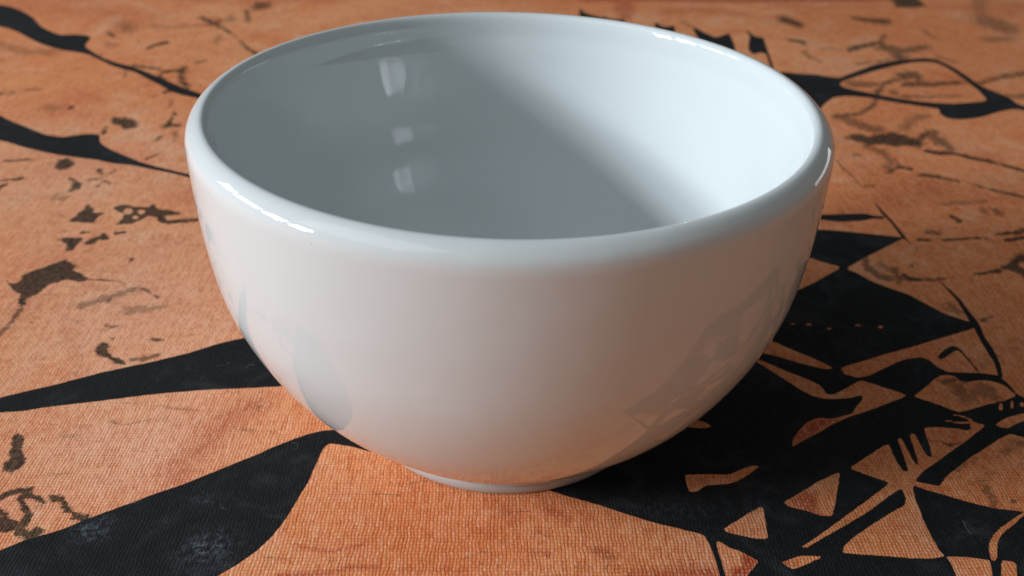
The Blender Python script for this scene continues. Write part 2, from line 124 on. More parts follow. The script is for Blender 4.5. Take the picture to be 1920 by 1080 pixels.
    [(4.731,-5.236),(4.825,-5.271),(4.856,-5.295),(4.959,-5.411),(5.001,-5.44),(5.168,-5.508),(5.213,-5.535),(5.334,-5.637),(5.377,-5.671),(5.53,-5.783),(5.534,-5.824),(5.41,-5.97),(5.371,-6.014),(5.251,-6.146),(5.212,-6.207),(5.084,-6.454),(5.028,-6.56),(4.805,-6.974),(4.764,-7.022),(4.718,-6.921),(4.712,-6.813),(4.721,-6.211),(4.722,-6.073),(4.723,-5.818),(4.72,-5.741),(4.704,-5.513),(4.704,-5.447),(4.715,-5.261)],
    [(6.591,-4.021),(6.812,-3.888),(6.894,-3.835),(7.196,-3.632),(7.286,-3.57),(7.55,-3.376),(7.667,-3.306),(8.147,-3.05),(8.224,-3.02),(8.221,-3.091),(8.191,-3.168),(8.009,-3.582),(7.952,-3.71),(7.777,-4.106),(7.731,-4.204),(7.61,-4.435),(7.562,-4.469),(7.375,-4.458),(7.31,-4.439),(7.086,-4.326),(7.006,-4.293),(6.718,-4.193),(6.658,-4.161),(6.571,-4.058)],
    [(6.071,-5.816),(6.251,-5.747),(6.307,-5.726),(6.48,-5.656),(6.536,-5.645),(6.717,-5.644),(6.776,-5.647),(6.968,-5.669),(6.967,-5.688),(6.764,-5.792),(6.703,-5.822),(6.515,-5.913),(6.457,-5.939),(6.276,-6.012),(6.236,-6.016),(6.16,-5.966),(6.136,-5.943),(6.055,-5.843)],
    [(9.824,-5.639),(10.102,-5.649),(10.181,-5.654),(10.399,-5.675),(10.466,-5.686),(10.673,-5.73),(10.706,-5.746),(10.706,-5.802),(10.69,-5.856),(10.587,-6.134),(10.54,-6.263),(10.351,-6.794),(10.25,-6.876),(9.791,-6.879),(9.726,-6.794),(9.776,-6.243),(9.786,-6.117),(9.797,-5.884),(9.796,-5.822),(9.782,-5.663)],
    [(11.011,-5.738),(11.201,-5.76),(11.235,-5.772),(11.262,-5.828),(11.248,-5.878),(11.135,-6.134),(11.079,-6.26),(10.838,-6.792),(10.752,-6.874),(10.44,-6.875),(10.434,-6.794),(10.713,-6.262),(10.785,-6.124),(10.954,-5.789)],
    [(12.589,-4.069),(12.564,-4.058),(12.499,-4.095),(12.111,-4.338),(12.013,-4.4),(11.777,-4.551),(11.702,-4.599),(11.462,-4.748),(11.388,-4.802),(11.155,-4.991),(11.092,-5.053),(10.926,-5.262),(10.886,-5.331),(10.798,-5.558),(10.782,-5.609),(10.766,-5.701),(10.769,-5.722),(10.8,-5.759),(10.816,-5.757),(10.881,-5.704),(10.9,-5.682),(10.952,-5.591),(10.975,-5.546),(11.066,-5.354),(11.095,-5.299),(11.191,-5.149),(11.235,-5.097),(11.421,-4.919),(11.487,-4.867),(11.715,-4.716),(11.787,-4.664),(12.02,-4.485),(12.116,-4.417),(12.5,-4.166),(12.566,-4.119),(12.589,-4.078)],
    [(8.953,3.443),(8.936,3.425),(8.928,3.421),(8.893,3.409),(8.882,3.408),(8.843,3.407),(8.832,3.408),(8.804,3.418),(8.798,3.423),(8.791,3.44),(8.792,3.445),(8.809,3.463),(8.817,3.467),(8.851,3.478),(8.863,3.48),(8.902,3.481),(8.913,3.48),(8.941,3.47),(8.947,3.465),(8.954,3.448)],
    [(9.464,3.403),(9.44,3.377),(9.429,3.37),(9.382,3.353),(9.367,3.351),(9.315,3.35),(9.301,3.352),(9.263,3.367),(9.256,3.373),(9.247,3.399),(9.25,3.407),(9.273,3.433),(9.284,3.44),(9.331,3.457),(9.347,3.46),(9.399,3.461),(9.413,3.458),(9.45,3.443),(9.458,3.437),(9.466,3.411)],
    [(10.004,3.194),(9.986,3.173),(9.977,3.167),(9.941,3.154),(9.93,3.151),(9.891,3.151),(9.881,3.153),(9.853,3.165),(9.848,3.17),(9.843,3.191),(9.845,3.198),(9.864,3.22),(9.872,3.225),(9.908,3.239),(9.919,3.241),(9.958,3.242),(9.969,3.24),(9.996,3.228),(10.001,3.222),(10.006,3.201)],
    [(9.908,3.413),(9.896,3.4),(9.891,3.397),(9.867,3.389),(9.859,3.387),(9.833,3.387),(9.826,3.388),(9.808,3.395),(9.804,3.399),(9.8,3.411),(9.801,3.415),(9.813,3.429),(9.819,3.432),(9.843,3.44),(9.85,3.442),(9.877,3.442),(9.884,3.441),(9.902,3.434),(9.906,3.43),(9.91,3.417)],
    [(11.054,3.386),(11.023,3.364),(11.007,3.358),(10.939,3.343),(10.916,3.341),(10.838,3.339),(10.817,3.341),(10.758,3.353),(10.746,3.358),(10.729,3.38),(10.731,3.386),(10.763,3.408),(10.778,3.414),(10.846,3.429),(10.869,3.431),(10.948,3.433),(10.969,3.431),(11.028,3.419),(11.04,3.414),(11.057,3.392)],
    [(11.648,3.3),(11.622,3.27),(11.611,3.262),(11.567,3.243),(11.552,3.239),(11.506,3.239),(11.493,3.241),(11.462,3.259),(11.457,3.266),(11.453,3.296),(11.456,3.306),(11.482,3.336),(11.493,3.344),(11.537,3.363),(11.552,3.366),(11.599,3.367),(11.611,3.365),(11.642,3.347),(11.648,3.339),(11.651,3.309)],
    [(17.437,25.465),(17.86,25.896),(18.046,26.053),(18.807,26.616),(19.051,26.797),(19.834,27.376),(20.108,27.563),(21.064,28.166),(21.364,28.341),(22.302,28.845),(22.556,28.949),(23.218,29.099),(23.388,29.108),(23.802,29.014),(23.897,28.928),(24.085,28.481),(24.129,28.252),(24.221,27.263),(24.238,26.957),(24.254,26.008),(24.259,25.715),(24.273,24.807),(24.26,24.509),(24.159,23.54),(24.116,23.353),(23.94,23.12),(23.828,23.063),(23.293,22.927),(23.091,22.881),(22.346,22.719),(22.127,22.703),(21.482,22.767),(21.293,22.796),(20.738,22.92),(20.558,22.976),(19.975,23.212),(19.794,23.299),(19.233,23.614),(19.056,23.721),(18.5,24.08),(18.34,24.18),(17.881,24.452),(17.758,24.54),(17.434,24.822),(17.382,24.93),(17.372,25.333)],
]
LACE = [
    [(-13.575,10.263),(-13.565,10.131),(-13.626,10.048),(-13.736,10.045),(-13.853,10.123),(-13.933,10.252),(-13.945,10.385),(-13.884,10.469),(-13.773,10.472),(-13.655,10.393)],
    [(-13.115,10.22),(-13.109,10.113),(-13.164,10.045),(-13.258,10.043),(-13.357,10.106),(-13.422,10.211),(-13.429,10.318),(-13.374,10.387),(-13.279,10.389),(-13.18,10.326)],
    [(-13.199,9.759),(-13.196,9.679),(-13.242,9.628),(-13.32,9.626),(-13.4,9.673),(-13.451,9.752),(-13.455,9.833),(-13.408,9.884),(-13.33,9.886),(-13.25,9.839)],
]
MARKS = [
    (0.9,0.1505,[(27.05,45.262),(26.342,41.683),(26.162,40.568),(27.014,40.625),(28.205,40.923),(28.17,42.033),(29.267,45.423)]),
    (0.9,0.0782,[(-17.542,18.864),(-17.497,19.398),(-17.187,19.197),(-17.105,19.414),(-16.682,19.111),(-16.268,18.707),(-16.211,18.193),(-16.524,17.977),(-16.895,18.371),(-17.313,18.665)]),
    (0.9,0.0787,[(-14.854,18.227),(-14.772,18.251),(-14.837,18.913),(-14.994,20.018),(-15.03,20.093),(-15.055,20.075),(-14.956,19.033),(-14.95,18.449)]),
    (0.9,0.0769,[(-15.088,18.277),(-14.973,18.122),(-14.687,18.306),(-14.276,18.353),(-14.275,18.476),(-14.349,18.597),(-14.789,18.61),(-15.108,18.482)]),
    (0.9,0.0679,[(-18.116,14.718),(-17.832,14.904),(-17.411,14.568),(-17.385,13.969),(-17.651,13.758),(-17.976,13.949)]),
    (0.9,0.0635,[(-17.057,13.151),(-16.726,12.839),(-16.332,12.534),(-16.219,12.07),(-16.406,12.033),(-16.593,11.828),(-16.546,12.214),(-16.765,12.678)]),
    (0.85,0.0414,[(-20.236,14.466),(-20.196,14.419),(-19.687,14.552),(-19.125,14.652),(-19.135,14.72),(-19.184,14.781),(-19.743,14.667),(-20.247,14.521)]),
    (0.85,0.0487,[(-19.779,12.738),(-19.741,12.693),(-19.019,12.761),(-18.712,12.848),(-18.736,12.98),(-18.83,13.083),(-19.099,12.926),(-19.787,12.787)]),
    (0.85,0.0476,[(-19.313,11.824),(-19.2,11.766),(-19.172,12.109),(-19.121,12.382),(-19.154,12.47),(-19.206,12.504),(-19.315,12.304),(-19.4,12.027)]),
    (0.8,0.0391,[(-16.256,12.814),(-16.212,12.765),(-15.811,12.984),(-15.464,13.748),(-15.477,13.795),(-15.502,13.814),(-15.859,13.074),(-16.266,12.881)]),
    (0.8,0.0381,[(-15.677,12.283),(-15.632,12.268),(-15.584,12.738),(-15.244,12.525),(-15.233,12.556),(-15.262,12.613),(-15.637,12.854),(-15.711,12.372)]),
    (0.7,0.0659,[(-16.231,13.882),(-16.161,13.633),(-15.864,13.277),(-15.798,13.279),(-15.84,13.432),(-16.124,13.886)]),
    (0.7,0.1117,[(-22.556,32.226),(-22.416,31.838),(-21.834,31.121),(-21.785,31.17),(-21.865,31.397),(-22.473,32.311)]),
    (0.4,0.3454,[(-22.28,33.312),(-21.781,32.295),(-21.309,32.128),(-21.289,32.697),(-21.695,33.543),(-22.266,34.031)]),
    (0.75,0.0796,[(-19.334,29.097),(-19.259,29.015),(-18.954,29.704),(-18.459,30.129),(-18.502,30.404),(-18.634,30.595),(-19.103,30.062),(-19.376,29.268)]),
    (0.3,0.2128,[(-21.749,29.856),(-21.47,29.341),(-21.189,29.385),(-21.194,29.628),(-21.36,29.939),(-21.761,30.268)]),
    (0.5,0.1802,[(-16.514,35.248),(-16.291,34.67),(-16.072,34.692),(-16.044,34.93),(-16.177,35.278),(-16.47,35.652)]),
    (0.6,0.1218,[(-15.817,37.236),(-15.833,36.918),(-15.16,34.468),(-15.067,34.33),(-15.056,34.506),(-15.653,36.985)]),
    (0.5,0.0986,[(-16.087,26.898),(-15.994,26.756),(-15.549,27.135),(-15.56,27.251),(-15.616,27.338),(-16.107,27.091)]),
    (0.8,0.0722,[(-19.195,26.294),(-19.097,26.115),(-18.299,25.898),(-17.506,25.683),(-17.504,25.793),(-17.573,25.926),(-18.381,26.184),(-19.197,26.445)]),
    (0.7,0.0955,[(-17.335,25.45),(-17.242,25.299),(-16.262,25.502),(-16.284,26.079),(-16.41,26.372),(-16.496,26.313),(-16.406,25.899),(-17.349,25.621)]),
    (0.75,0.1150,[(-16.443,26.282),(-16.505,26.118),(-16.179,24.594),(-15.814,23.638),(-15.411,23.062),(-15.295,23.162),(-15.42,23.592),(-15.738,23.995),(-15.968,24.569),(-16.283,25.995)]),
    (0.6,0.0471,[(-16.172,25.381),(-16.127,25.3),(-15.325,25.319),(-15.325,25.367),(-15.352,25.415),(-16.173,25.461)]),
    (0.7,0.0922,[(-17.334,24.966),(-17.221,24.565),(-16.8,24.022),(-16.729,24.051),(-16.793,24.286),(-17.214,25.017)]),
    (0.7,0.0876,[(-16.284,22.473),(-16.158,22.347),(-16.013,22.801),(-16.047,22.964),(-16.123,23.041),(-16.342,22.742)]),
    (0.5,0.0940,[(-19.238,25.63),(-19.246,25.498),(-18.946,24.705),(-18.889,24.632),(-18.884,24.708),(-19.14,25.503)]),
    (0.5,0.1311,[(-24.132,21.927),(-24.002,21.769),(-23.667,21.939),(-23.329,22.11),(-23.355,22.226),(-23.432,22.322),(-23.806,22.22),(-24.179,22.118)]),
    (0.7,0.0825,[(-19.98,20.39),(-19.844,20.195),(-19.74,20.279),(-19.753,20.4),(-19.835,20.517),(-20.002,20.591)]),
    (0.22,0.2478,[(-21.051,20.344),(-20.725,19.892),(-20.327,20.094),(-20.36,20.373),(-20.555,20.649),(-21.113,20.815)]),
    (0.3,0.2626,[(-27.744,29.708),(-27.451,29.22),(-25.61,28.125),(-23.906,28.109),(-23.952,28.417),(-24.161,28.734),(-25.895,28.836),(-27.759,30.029)]),
    (0.3,0.1327,[(-22.867,22.46),(-22.741,22.308),(-22.342,22.643),(-22.37,22.764),(-22.446,22.857),(-22.916,22.662)]),
    (0.7,0.0761,[(-17.398,17.465),(-17.343,17.475),(-17.434,18.204),(-17.477,18.293),(-17.51,18.286),(-17.468,17.609)]),
    (0.6,0.0738,[(-14.865,16.808),(-14.796,16.762),(-14.7,17.193),(-14.723,17.281),(-14.766,17.31),(-14.905,16.954)]),
    (0.5,0.0742,[(-14.325,17.834),(-14.346,17.776),(-14.097,16.799),(-14.064,16.751),(-14.052,16.784),(-14.27,17.75)]),
    (0.7,0.0347,[(-14.685,14.817),(-14.642,14.78),(-14.235,15.533),(-14.246,15.583),(-14.272,15.607),(-14.703,14.899)]),
    (0.5,0.0430,[(-16.825,21.907),(-16.782,21.846),(-16.432,22.057),(-16.437,22.105),(-16.463,22.141),(-16.835,21.986)]),
    (0.4,0.0837,[(-15.643,21.696),(-15.669,21.638),(-15.453,20.713),(-15.417,20.653),(-15.402,20.686),(-15.582,21.59)]),
    (0.7,0.1181,[(-18.18,35.322),(-18.057,34.979),(-17.034,33.907),(-16.441,33.204),(-16.379,33.38),(-16.508,33.778),(-17.11,34.455),(-18.139,35.498)]),
    (0.6,0.1475,[(-17.301,33.898),(-17.086,33.573),(-16.672,34.316),(-16.712,34.625),(-16.842,34.825),(-17.373,34.406)]),
    (0.8,0.0740,[(-16.522,33.551),(-16.461,33.35),(-15.401,31.969),(-15.354,32.068),(-15.43,32.325),(-16.488,33.63)]),
    (0.8,0.0682,[(-14.715,30.783),(-14.659,30.535),(-13.831,29.116),(-13.171,28.351),(-13.116,28.475),(-13.199,28.757),(-13.837,29.461),(-14.651,30.827)]),
    (0.5,0.0550,[(-15.439,32.192),(-15.42,32.095),(-14.657,30.651),(-14.641,30.655),(-14.652,30.71),(-15.411,32.198)]),
    (0.25,0.1739,[(-20.466,33.251),(-20.349,33.039),(-18.8,32.998),(-17.142,33.68),(-17.153,33.818),(-17.218,33.936),(-18.904,33.334),(-20.482,33.46)]),
    (0.6,0.1933,[(-15.582,37.829),(-15.2,37.119),(-14.581,37.987),(-14.617,38.569),(-14.846,39.013),(-15.657,38.8)]),
    (0.35,0.1638,[(-15.952,30.27),(-15.879,30.339),(-16.066,31.698),(-16.136,31.872),(-16.181,31.828),(-16.066,30.546)]),
    (0.95,0.0434,[(-15.56,9.421),(-15.497,9.901),(-15.406,10.323),(-15.441,10.75),(-15.257,10.612),(-14.943,10.125),(-14.588,10.121),(-14.688,9.786),(-14.651,9.352),(-15.025,9.342)]),
    (0.92,0.0374,[(-14.395,10.565),(-14.148,10.788),(-13.621,10.588),(-13.105,10.603),(-13.054,10.85),(-12.801,10.469),(-11.955,10.253),(-11.773,10.076),(-12.368,9.92),(-12.199,9.582),(-11.093,9.723),(-11.043,9.547),(-11.935,9.347),(-12.337,9.416),(-12.601,9.845),(-12.94,9.904),(-13.04,9.627),(-13.303,9.282),(-13.801,9.268),(-13.78,9.743),(-13.837,10.087),(-14.254,10.356)]),
    (0.92,0.0347,[(-15.449,8.084),(-15.033,8.259),(-14.575,8.182),(-14.62,7.831),(-14.631,7.403),(-14.819,7.278),(-14.93,7.7),(-15.173,8.004)]),
    (0.9,0.0350,[(-14.45,7.86),(-14.282,8.215),(-14.087,8.347),(-14.059,8.604),(-13.869,8.506),(-13.661,8.105),(-14.016,8.159),(-14.081,7.845),(-14.287,7.753)]),
    (0.8,0.0356,[(-13.656,8.584),(-13.584,8.495),(-13.28,8.593),(-13.281,8.654),(-13.324,8.708),(-13.659,8.686)]),
    (0.75,0.0357,[(-14.831,8.606),(-14.771,8.534),(-14.549,8.597),(-14.551,8.645),(-14.587,8.689),(-14.834,8.687)]),
    (0.6,0.0359,[(-15.474,8.67),(-15.413,8.594),(-15.352,8.627),(-15.353,8.673),(-15.39,8.719),(-15.476,8.748)]),
    (0.97,0.0361,[(-15.856,5.323),(-15.621,5.115),(-15.471,5.278),(-15.55,5.71),(-15.298,6.049),(-15.052,6.28),(-14.767,6.573),(-14.611,6.692),(-14.179,6.414),(-14.074,6.077),(-13.71,5.807),(-13.379,5.541),(-13.597,5.373),(-13.863,5.475),(-14.109,5.524),(-14.268,5.358),(-14.48,5.193),(-14.569,4.875),(-14.656,4.562),(-14.839,4.354),(-14.718,3.956),(-14.856,3.904),(-15.038,4.249),(-15.091,4.553),(-15.475,4.855)]),
    (0.7,0.0240,[(-13.393,5.542),(-13.368,5.508),(-12.955,5.466),(-12.496,5.447),(-12.094,5.265),(-12.087,5.283),(-12.103,5.311),(-12.511,5.5),(-12.975,5.525),(-13.39,5.573)]),
    (0.55,0.0545,[(-14.756,3.895),(-14.796,3.891),(-14.762,3.041),(-14.848,2.323),(-14.794,2.222),(-14.731,2.212),(-14.662,2.952),(-14.713,3.823)]),
    (0.42,0.0922,[(-13.155,3.962),(-13.041,3.861),(-12.509,4.176),(-12.002,4.6),(-11.669,4.924),(-11.694,5.078),(-11.796,5.159),(-12.133,4.841),(-12.642,4.425),(-13.178,4.118)]),
    (0.65,0.0347,[(-12.368,4.291),(-12.337,4.271),(-12.045,4.683),(-11.677,5.052),(-11.305,4.904),(-10.874,4.502),(-10.848,4.518),(-10.868,4.577),(-11.311,4.986),(-11.712,5.138),(-12.089,4.757),(-12.38,4.338)]),
    (0.6,0.0471,[(-11.88,5.027),(-11.805,4.946),(-11.643,5.039),(-11.645,5.102),(-11.69,5.152),(-11.883,5.132)]),
    (0.32,0.1118,[(-11.69,3.759),(-11.56,3.614),(-10.82,3.812),(-10.46,3.954),(-10.459,4.052),(-10.528,4.13),(-10.916,4.06),(-11.689,3.933)]),
    (0.8,0.0508,[(-12.522,6.824),(-12.457,6.738),(-12.393,6.775),(-12.39,6.827),(-12.429,6.879),(-12.517,6.912)]),
    (0.5,0.0430,[(-11.968,3.015),(-11.917,2.935),(-11.736,2.886),(-11.529,2.903),(-11.525,2.945),(-11.559,2.987),(-11.77,2.996),(-11.949,3.071)]),
    (0.6,0.0208,[(-11.484,2.309),(-11.462,2.282),(-11.159,2.299),(-11.157,2.315),(-11.17,2.331),(-11.481,2.336)]),
    (0.65,0.0414,[(-10.314,2.279),(-10.252,2.197),(-9.975,2.217),(-9.966,2.263),(-10.003,2.312),(-10.3,2.357)]),
    (0.8,0.0402,[(-11.784,1.709),(-11.713,2.127),(-11.541,2.078),(-11.44,1.801),(-11.166,1.464),(-10.802,1.285),(-10.676,1.097),(-10.941,1.117),(-11.3,1.419),(-11.58,1.499)]),
    (0.55,0.0596,[(-10.601,1.319),(-10.538,1.248),(-10.247,1.285),(-9.879,1.466),(-9.882,1.539),(-9.936,1.589),(-10.306,1.42),(-10.594,1.397)]),
    (0.4,0.1221,[(-16.955,11.403),(-16.813,11.175),(-16.515,11.113),(-16.499,11.207),(-16.584,11.344),(-16.93,11.561)]),
    (0.4,0.0577,[(-16.082,9.921),(-16.017,9.793),(-15.843,9.698),(-15.823,9.732),(-15.862,9.808),(-16.05,9.978)]),
    (0.9,0.0327,[(-12.396,-1.992),(-12.324,-1.858),(-12.132,-1.989),(-12.016,-2.25),(-11.996,-2.443),(-11.749,-2.756),(-11.724,-3.003),(-11.827,-3.247),(-12.064,-3.189),(-12.155,-2.946),(-12.119,-2.698),(-12.241,-2.381)]),
    (0.85,0.0377,[(-11.846,-4.27),(-11.759,-4.296),(-11.681,-4.129),(-11.533,-3.951),(-11.303,-3.93),(-11.113,-3.837),(-11.124,-3.756),(-11.197,-3.704),(-11.384,-3.786),(-11.631,-3.804),(-11.805,-3.993),(-11.894,-4.163)]),
    (0.85,0.0374,[(-11.251,-3.913),(-11.168,-4.037),(-10.921,-4.13),(-10.663,-4.251),(-10.622,-4.215),(-10.67,-4.131),(-10.938,-3.976),(-11.197,-3.847)]),
    (0.85,0.0364,[(-11.356,-3.986),(-11.338,-4.106),(-10.912,-4.612),(-10.978,-4.849),(-10.878,-5.004),(-10.76,-4.998),(-10.751,-4.596),(-11.253,-4.008)]),
    (0.88,0.0426,[(-11.71,-4.732),(-11.514,-4.97),(-11.007,-5.086),(-10.536,-5.376),(-10.32,-5.187),(-10.361,-5.032),(-10.499,-4.965),(-10.616,-5.087),(-11.044,-4.761),(-11.629,-4.569)]),
    (0.8,0.0440,[(-11.829,-4.349),(-11.744,-4.494),(-11.366,-4.667),(-11.321,-4.635),(-11.371,-4.55),(-11.754,-4.294)]),
    (0.75,0.0439,[(-10.651,-4.042),(-10.58,-4.126),(-10.297,-4.173),(-10.091,-4.429),(-9.805,-4.697),(-9.475,-4.786),(-9.437,-4.715),(-9.513,-4.614),(-9.803,-4.548),(-10.033,-4.331),(-10.294,-4.035),(-10.628,-3.975)]),
    (0.3,0.0445,[(-10.82,-4.339),(-10.793,-4.354),(-10.431,-4.063),(-10.434,-4.044),(-10.451,-4.035),(-10.826,-4.309)]),
    (0.6,0.0888,[(18.521,23.244),(18.445,23.22),(17.839,22.176),(17.124,21.443),(16.526,21.251),(15.675,20.917),(15.574,20.726),(15.588,20.581),(16.435,20.926),(17.059,21.147),(17.834,21.952),(18.479,23.063)]),
    (0.45,0.1685,[(15.666,20.953),(15.599,20.55),(16.084,20.033),(16.48,19.258),(17.156,18.759),(17.415,19.067),(17.494,19.51),(16.812,19.965),(16.402,20.708),(15.882,21.21)]),
    (0.75,0.1196,[(15.344,18.238),(16.064,18.67),(16.47,18.362),(17.119,18.744),(17.679,18.864),(18.072,18.88),(18.286,18.431),(18.689,18.318),(18.708,17.81),(18.371,17.361),(17.815,17.541),(17.264,17.412),(16.853,17.662),(16.431,17.536),(16.122,17.37),(15.888,17.782),(15.532,18.038)]),
    (0.65,0.1230,[(18.543,18.161),(18.63,18.02),(19.459,18.832),(19.612,19.154),(19.543,19.273),(18.723,18.554)]),
    (0.55,0.1617,[(19.482,19.305),(19.215,18.654),(19.354,17.671),(19.65,16.97),(19.854,17.118),(19.99,17.491),(19.808,18.335),(19.791,19.456)]),
    (0.75,0.0683,[(18.47,16.971),(18.438,16.78),(18.98,16.585),(19.638,16.547),(20.281,16.067),(21.125,15.532),(21.758,14.862),(22.278,14.478),(22.355,14.551),(22.389,14.657),(21.884,15.065),(21.261,15.764),(20.425,16.329),(19.786,16.842),(19.127,16.907),(18.6,17.127)]),
    (0.45,0.1496,[(15.842,17.438),(15.798,17.224),(16.367,16.45),(16.385,15.681),(15.996,15.005),(15.964,14.666),(16.18,14.812),(16.671,15.864),(16.606,16.857),(15.962,17.561)]),
    (0.65,0.0722,[(15.969,14.722),(16.005,14.621),(16.63,15.074),(17.118,14.909),(17.198,15.002),(17.216,15.121),(16.722,15.342),(16.067,14.917)]),
    (0.6,0.0546,[(16.649,15.519),(16.62,15.416),(16.903,14.894),(16.937,14.92),(16.955,14.98),(16.706,15.564)]),
    (0.65,0.0709,[(17.168,14.48),(17.145,14.311),(17.938,14.106),(18.549,13.832),(18.609,13.896),(18.627,13.982),(18.051,14.336),(17.287,14.622)]),
    (0.6,0.0686,[(19.067,13.543),(19.044,13.456),(19.666,12.947),(20.137,12.632),(20.733,12.142),(20.834,12.233),(20.877,12.371),(20.258,12.835),(19.768,13.122),(19.127,13.602)]),
    (0.35,0.1726,[(18.248,19.29),(18.41,19.154),(19.558,20.523),(20.08,20.7),(20.274,20.992),(20.291,21.251),(19.711,21.205),(18.477,19.874)]),
    (0.75,0.0560,[(16.871,10.839),(16.831,10.728),(16.994,10.202),(17.093,10.262),(17.153,10.425),(16.937,10.88)]),
    (0.35,0.0986,[(17.065,11.712),(17.068,11.608),(18.301,11.907),(18.844,12.006),(18.901,12.08),(18.905,12.146),(18.377,12.092),(17.154,11.836)]),
    (0.4,0.0962,[(18.338,11.298),(18.248,11.047),(18.382,10.948),(18.477,11.014),(18.532,11.164),(18.498,11.41)]),
    (0.55,0.0963,[(18.823,11.344),(18.696,11.058),(18.809,10.845),(18.908,10.893),(18.984,11.062),(18.99,11.426)]),
    (0.4,0.1124,[(15.062,16.266),(15.094,16.116),(15.26,16.271),(15.334,16.41),(15.315,16.502),(15.184,16.499)]),
    (0.4,0.0675,[(14.391,13.181),(14.396,13.089),(14.949,13.209),(14.991,13.271),(14.988,13.327),(14.459,13.285)]),
    (0.6,0.0741,[(15.442,9.495),(15.425,9.36),(15.87,9.268),(15.931,9.332),(15.942,9.413),(15.542,9.604)]),
    (0.85,0.0376,[(14.861,8.821),(14.86,8.741),(15.265,8.735),(15.329,8.813),(15.331,8.893),(14.924,8.9)]),
    (0.8,0.0290,[(15.343,8.857),(15.344,8.819),(15.666,8.869),(15.685,8.894),(15.685,8.917),(15.375,8.898)]),
    (0.88,0.0439,[(15.788,8.823),(15.79,8.748),(16.341,8.83),(16.808,8.909),(17.251,8.98),(17.302,9.043),(17.302,9.1),(16.863,9.042),(16.4,8.975),(15.852,8.906)]),
    (0.8,0.0547,[(17.87,9.298),(17.871,9.234),(18.343,9.305),(18.882,9.4),(19.627,9.803),(19.763,10.008),(19.73,10.117),(18.979,9.659),(18.431,9.508),(17.93,9.375)]),
    (0.8,0.0537,[(18.067,8.896),(18.067,8.825),(18.825,8.955),(19.394,9.045),(19.521,9.198),(19.525,9.326),(18.924,9.174),(18.136,8.983)]),
    (0.5,0.0590,[(17.421,9.091),(17.364,8.963),(17.417,8.865),(17.462,8.885),(17.496,8.961),(17.497,9.125)]),
    (0.8,0.0400,[(15.778,6.432),(15.782,6.386),(16.207,6.472),(16.777,6.646),(16.838,6.726),(16.83,6.784),(16.253,6.592),(15.823,6.49)]),
    (0.75,0.0832,[(16.755,6.68),(16.79,6.639),(17.285,6.948),(17.795,7.322),(18.675,7.593),(18.939,7.94),(18.91,8.18),(17.925,7.748),(17.327,7.211),(16.817,6.791)]),
    (0.75,0.0810,[(17.231,7.073),(17.18,6.865),(17.409,6.703),(17.526,6.305),(17.769,5.982),(17.988,6.136),(18.093,6.43),(17.829,6.704),(17.676,7.075),(17.394,7.215)]),
    (0.55,0.0787,[(12.552,7.63),(12.412,7.447),(12.262,6.788),(12.421,6.165),(12.852,5.98),(12.979,6.107),(12.997,6.281),(12.599,6.455),(12.477,6.982),(12.621,7.524)]),
    (0.35,0.0784,[(12.829,7.112),(12.775,6.931),(12.998,6.553),(12.911,5.989),(12.952,5.958),(13.014,6.048),(13.141,6.704),(12.941,7.177)]),
    (0.55,0.0777,[(13.2,6.789),(13.083,6.547),(13.123,6.162),(13.089,5.9),(13.156,5.849),(13.26,5.998),(13.336,6.339),(13.331,6.795)]),
    (0.72,0.0518,[(13.41,6.475),(13.343,6.298),(13.454,5.998),(13.825,5.987),(14.319,6.021),(14.654,6.104),(14.689,6.15),(14.686,6.189),(14.371,6.153),(13.898,6.166),(13.574,6.214),(13.517,6.516)]),
    (0.4,0.0391,[(14.671,6.127),(14.676,6.107),(15.109,6.278),(15.121,6.296),(15.118,6.308),(14.691,6.157)]),
    (0.4,0.1200,[(14.14,4.613),(14.062,4.414),(14.281,3.998),(14.358,4.032),(14.405,4.148),(14.27,4.671)]),
    (0.6,0.0472,[(14.738,3.673),(14.752,3.628),(15.029,3.744),(15.284,3.892),(15.313,3.936),(15.3,3.958),(15.054,3.834),(14.788,3.743)]),
    (0.7,0.0281,[(14.6,8.265),(14.573,8.219),(14.563,8.017),(14.576,8.014),(14.592,8.041),(14.622,8.259)]),
    (0.5,0.0534,[(13.875,6.889),(13.91,6.862),(14.004,6.966),(14.028,7.021),(14.007,7.037),(13.915,6.98)]),
    (0.65,0.1937,[(17.339,37.331),(17.216,36.49),(17.738,35.959),(18.164,35.318),(18.426,35.672),(18.546,36.303),(18.173,37.149),(17.699,37.891)]),
    (0.65,0.1175,[(16.723,32.84),(16.7,32.61),(17.281,32.278),(17.505,31.935),(17.642,32.124),(17.695,32.43),(17.44,32.74),(16.833,33.027)]),
    (0.55,0.1099,[(17.072,30.718),(16.988,30.47),(17.005,29.594),(17.429,28.822),(17.48,28.88),(17.504,28.994),(17.124,29.84),(17.155,30.736)]),
    (0.6,0.2015,[(22.3,38.047),(22.248,37.77),(22.899,37.037),(23.952,36.537),(24.309,37.098),(24.426,37.741),(23.226,37.885),(22.438,38.259)]),
    (0.7,0.1193,[(19.658,31.055),(19.685,30.758),(20.84,31.619),(22.231,32.576),(22.985,34.181),(23.019,34.362),(22.935,34.292),(22.315,33.003),(21.01,32.247),(19.879,31.528)]),
    (0.55,0.2352,[(21.717,31.943),(21.575,31.252),(22.655,30.49),(24.409,31.501),(24.673,31.968),(24.688,32.304),(23.039,31.484),(22.088,32.456)]),
    (0.6,0.2250,[(22.214,30.82),(21.863,29.827),(22.104,29.004),(22.345,29.175),(22.557,29.754),(22.63,31.123)]),
    (0.5,0.1094,[(19.276,28.538),(19.275,28.416),(20.461,28.865),(21.913,29.581),(21.966,29.677),(21.967,29.749),(20.529,29.085),(19.357,28.688)]),
    (0.4,0.1146,[(18.196,31.218),(18.189,31.118),(19.731,31.144),(19.766,31.204),(19.771,31.264),(18.251,31.318)]),
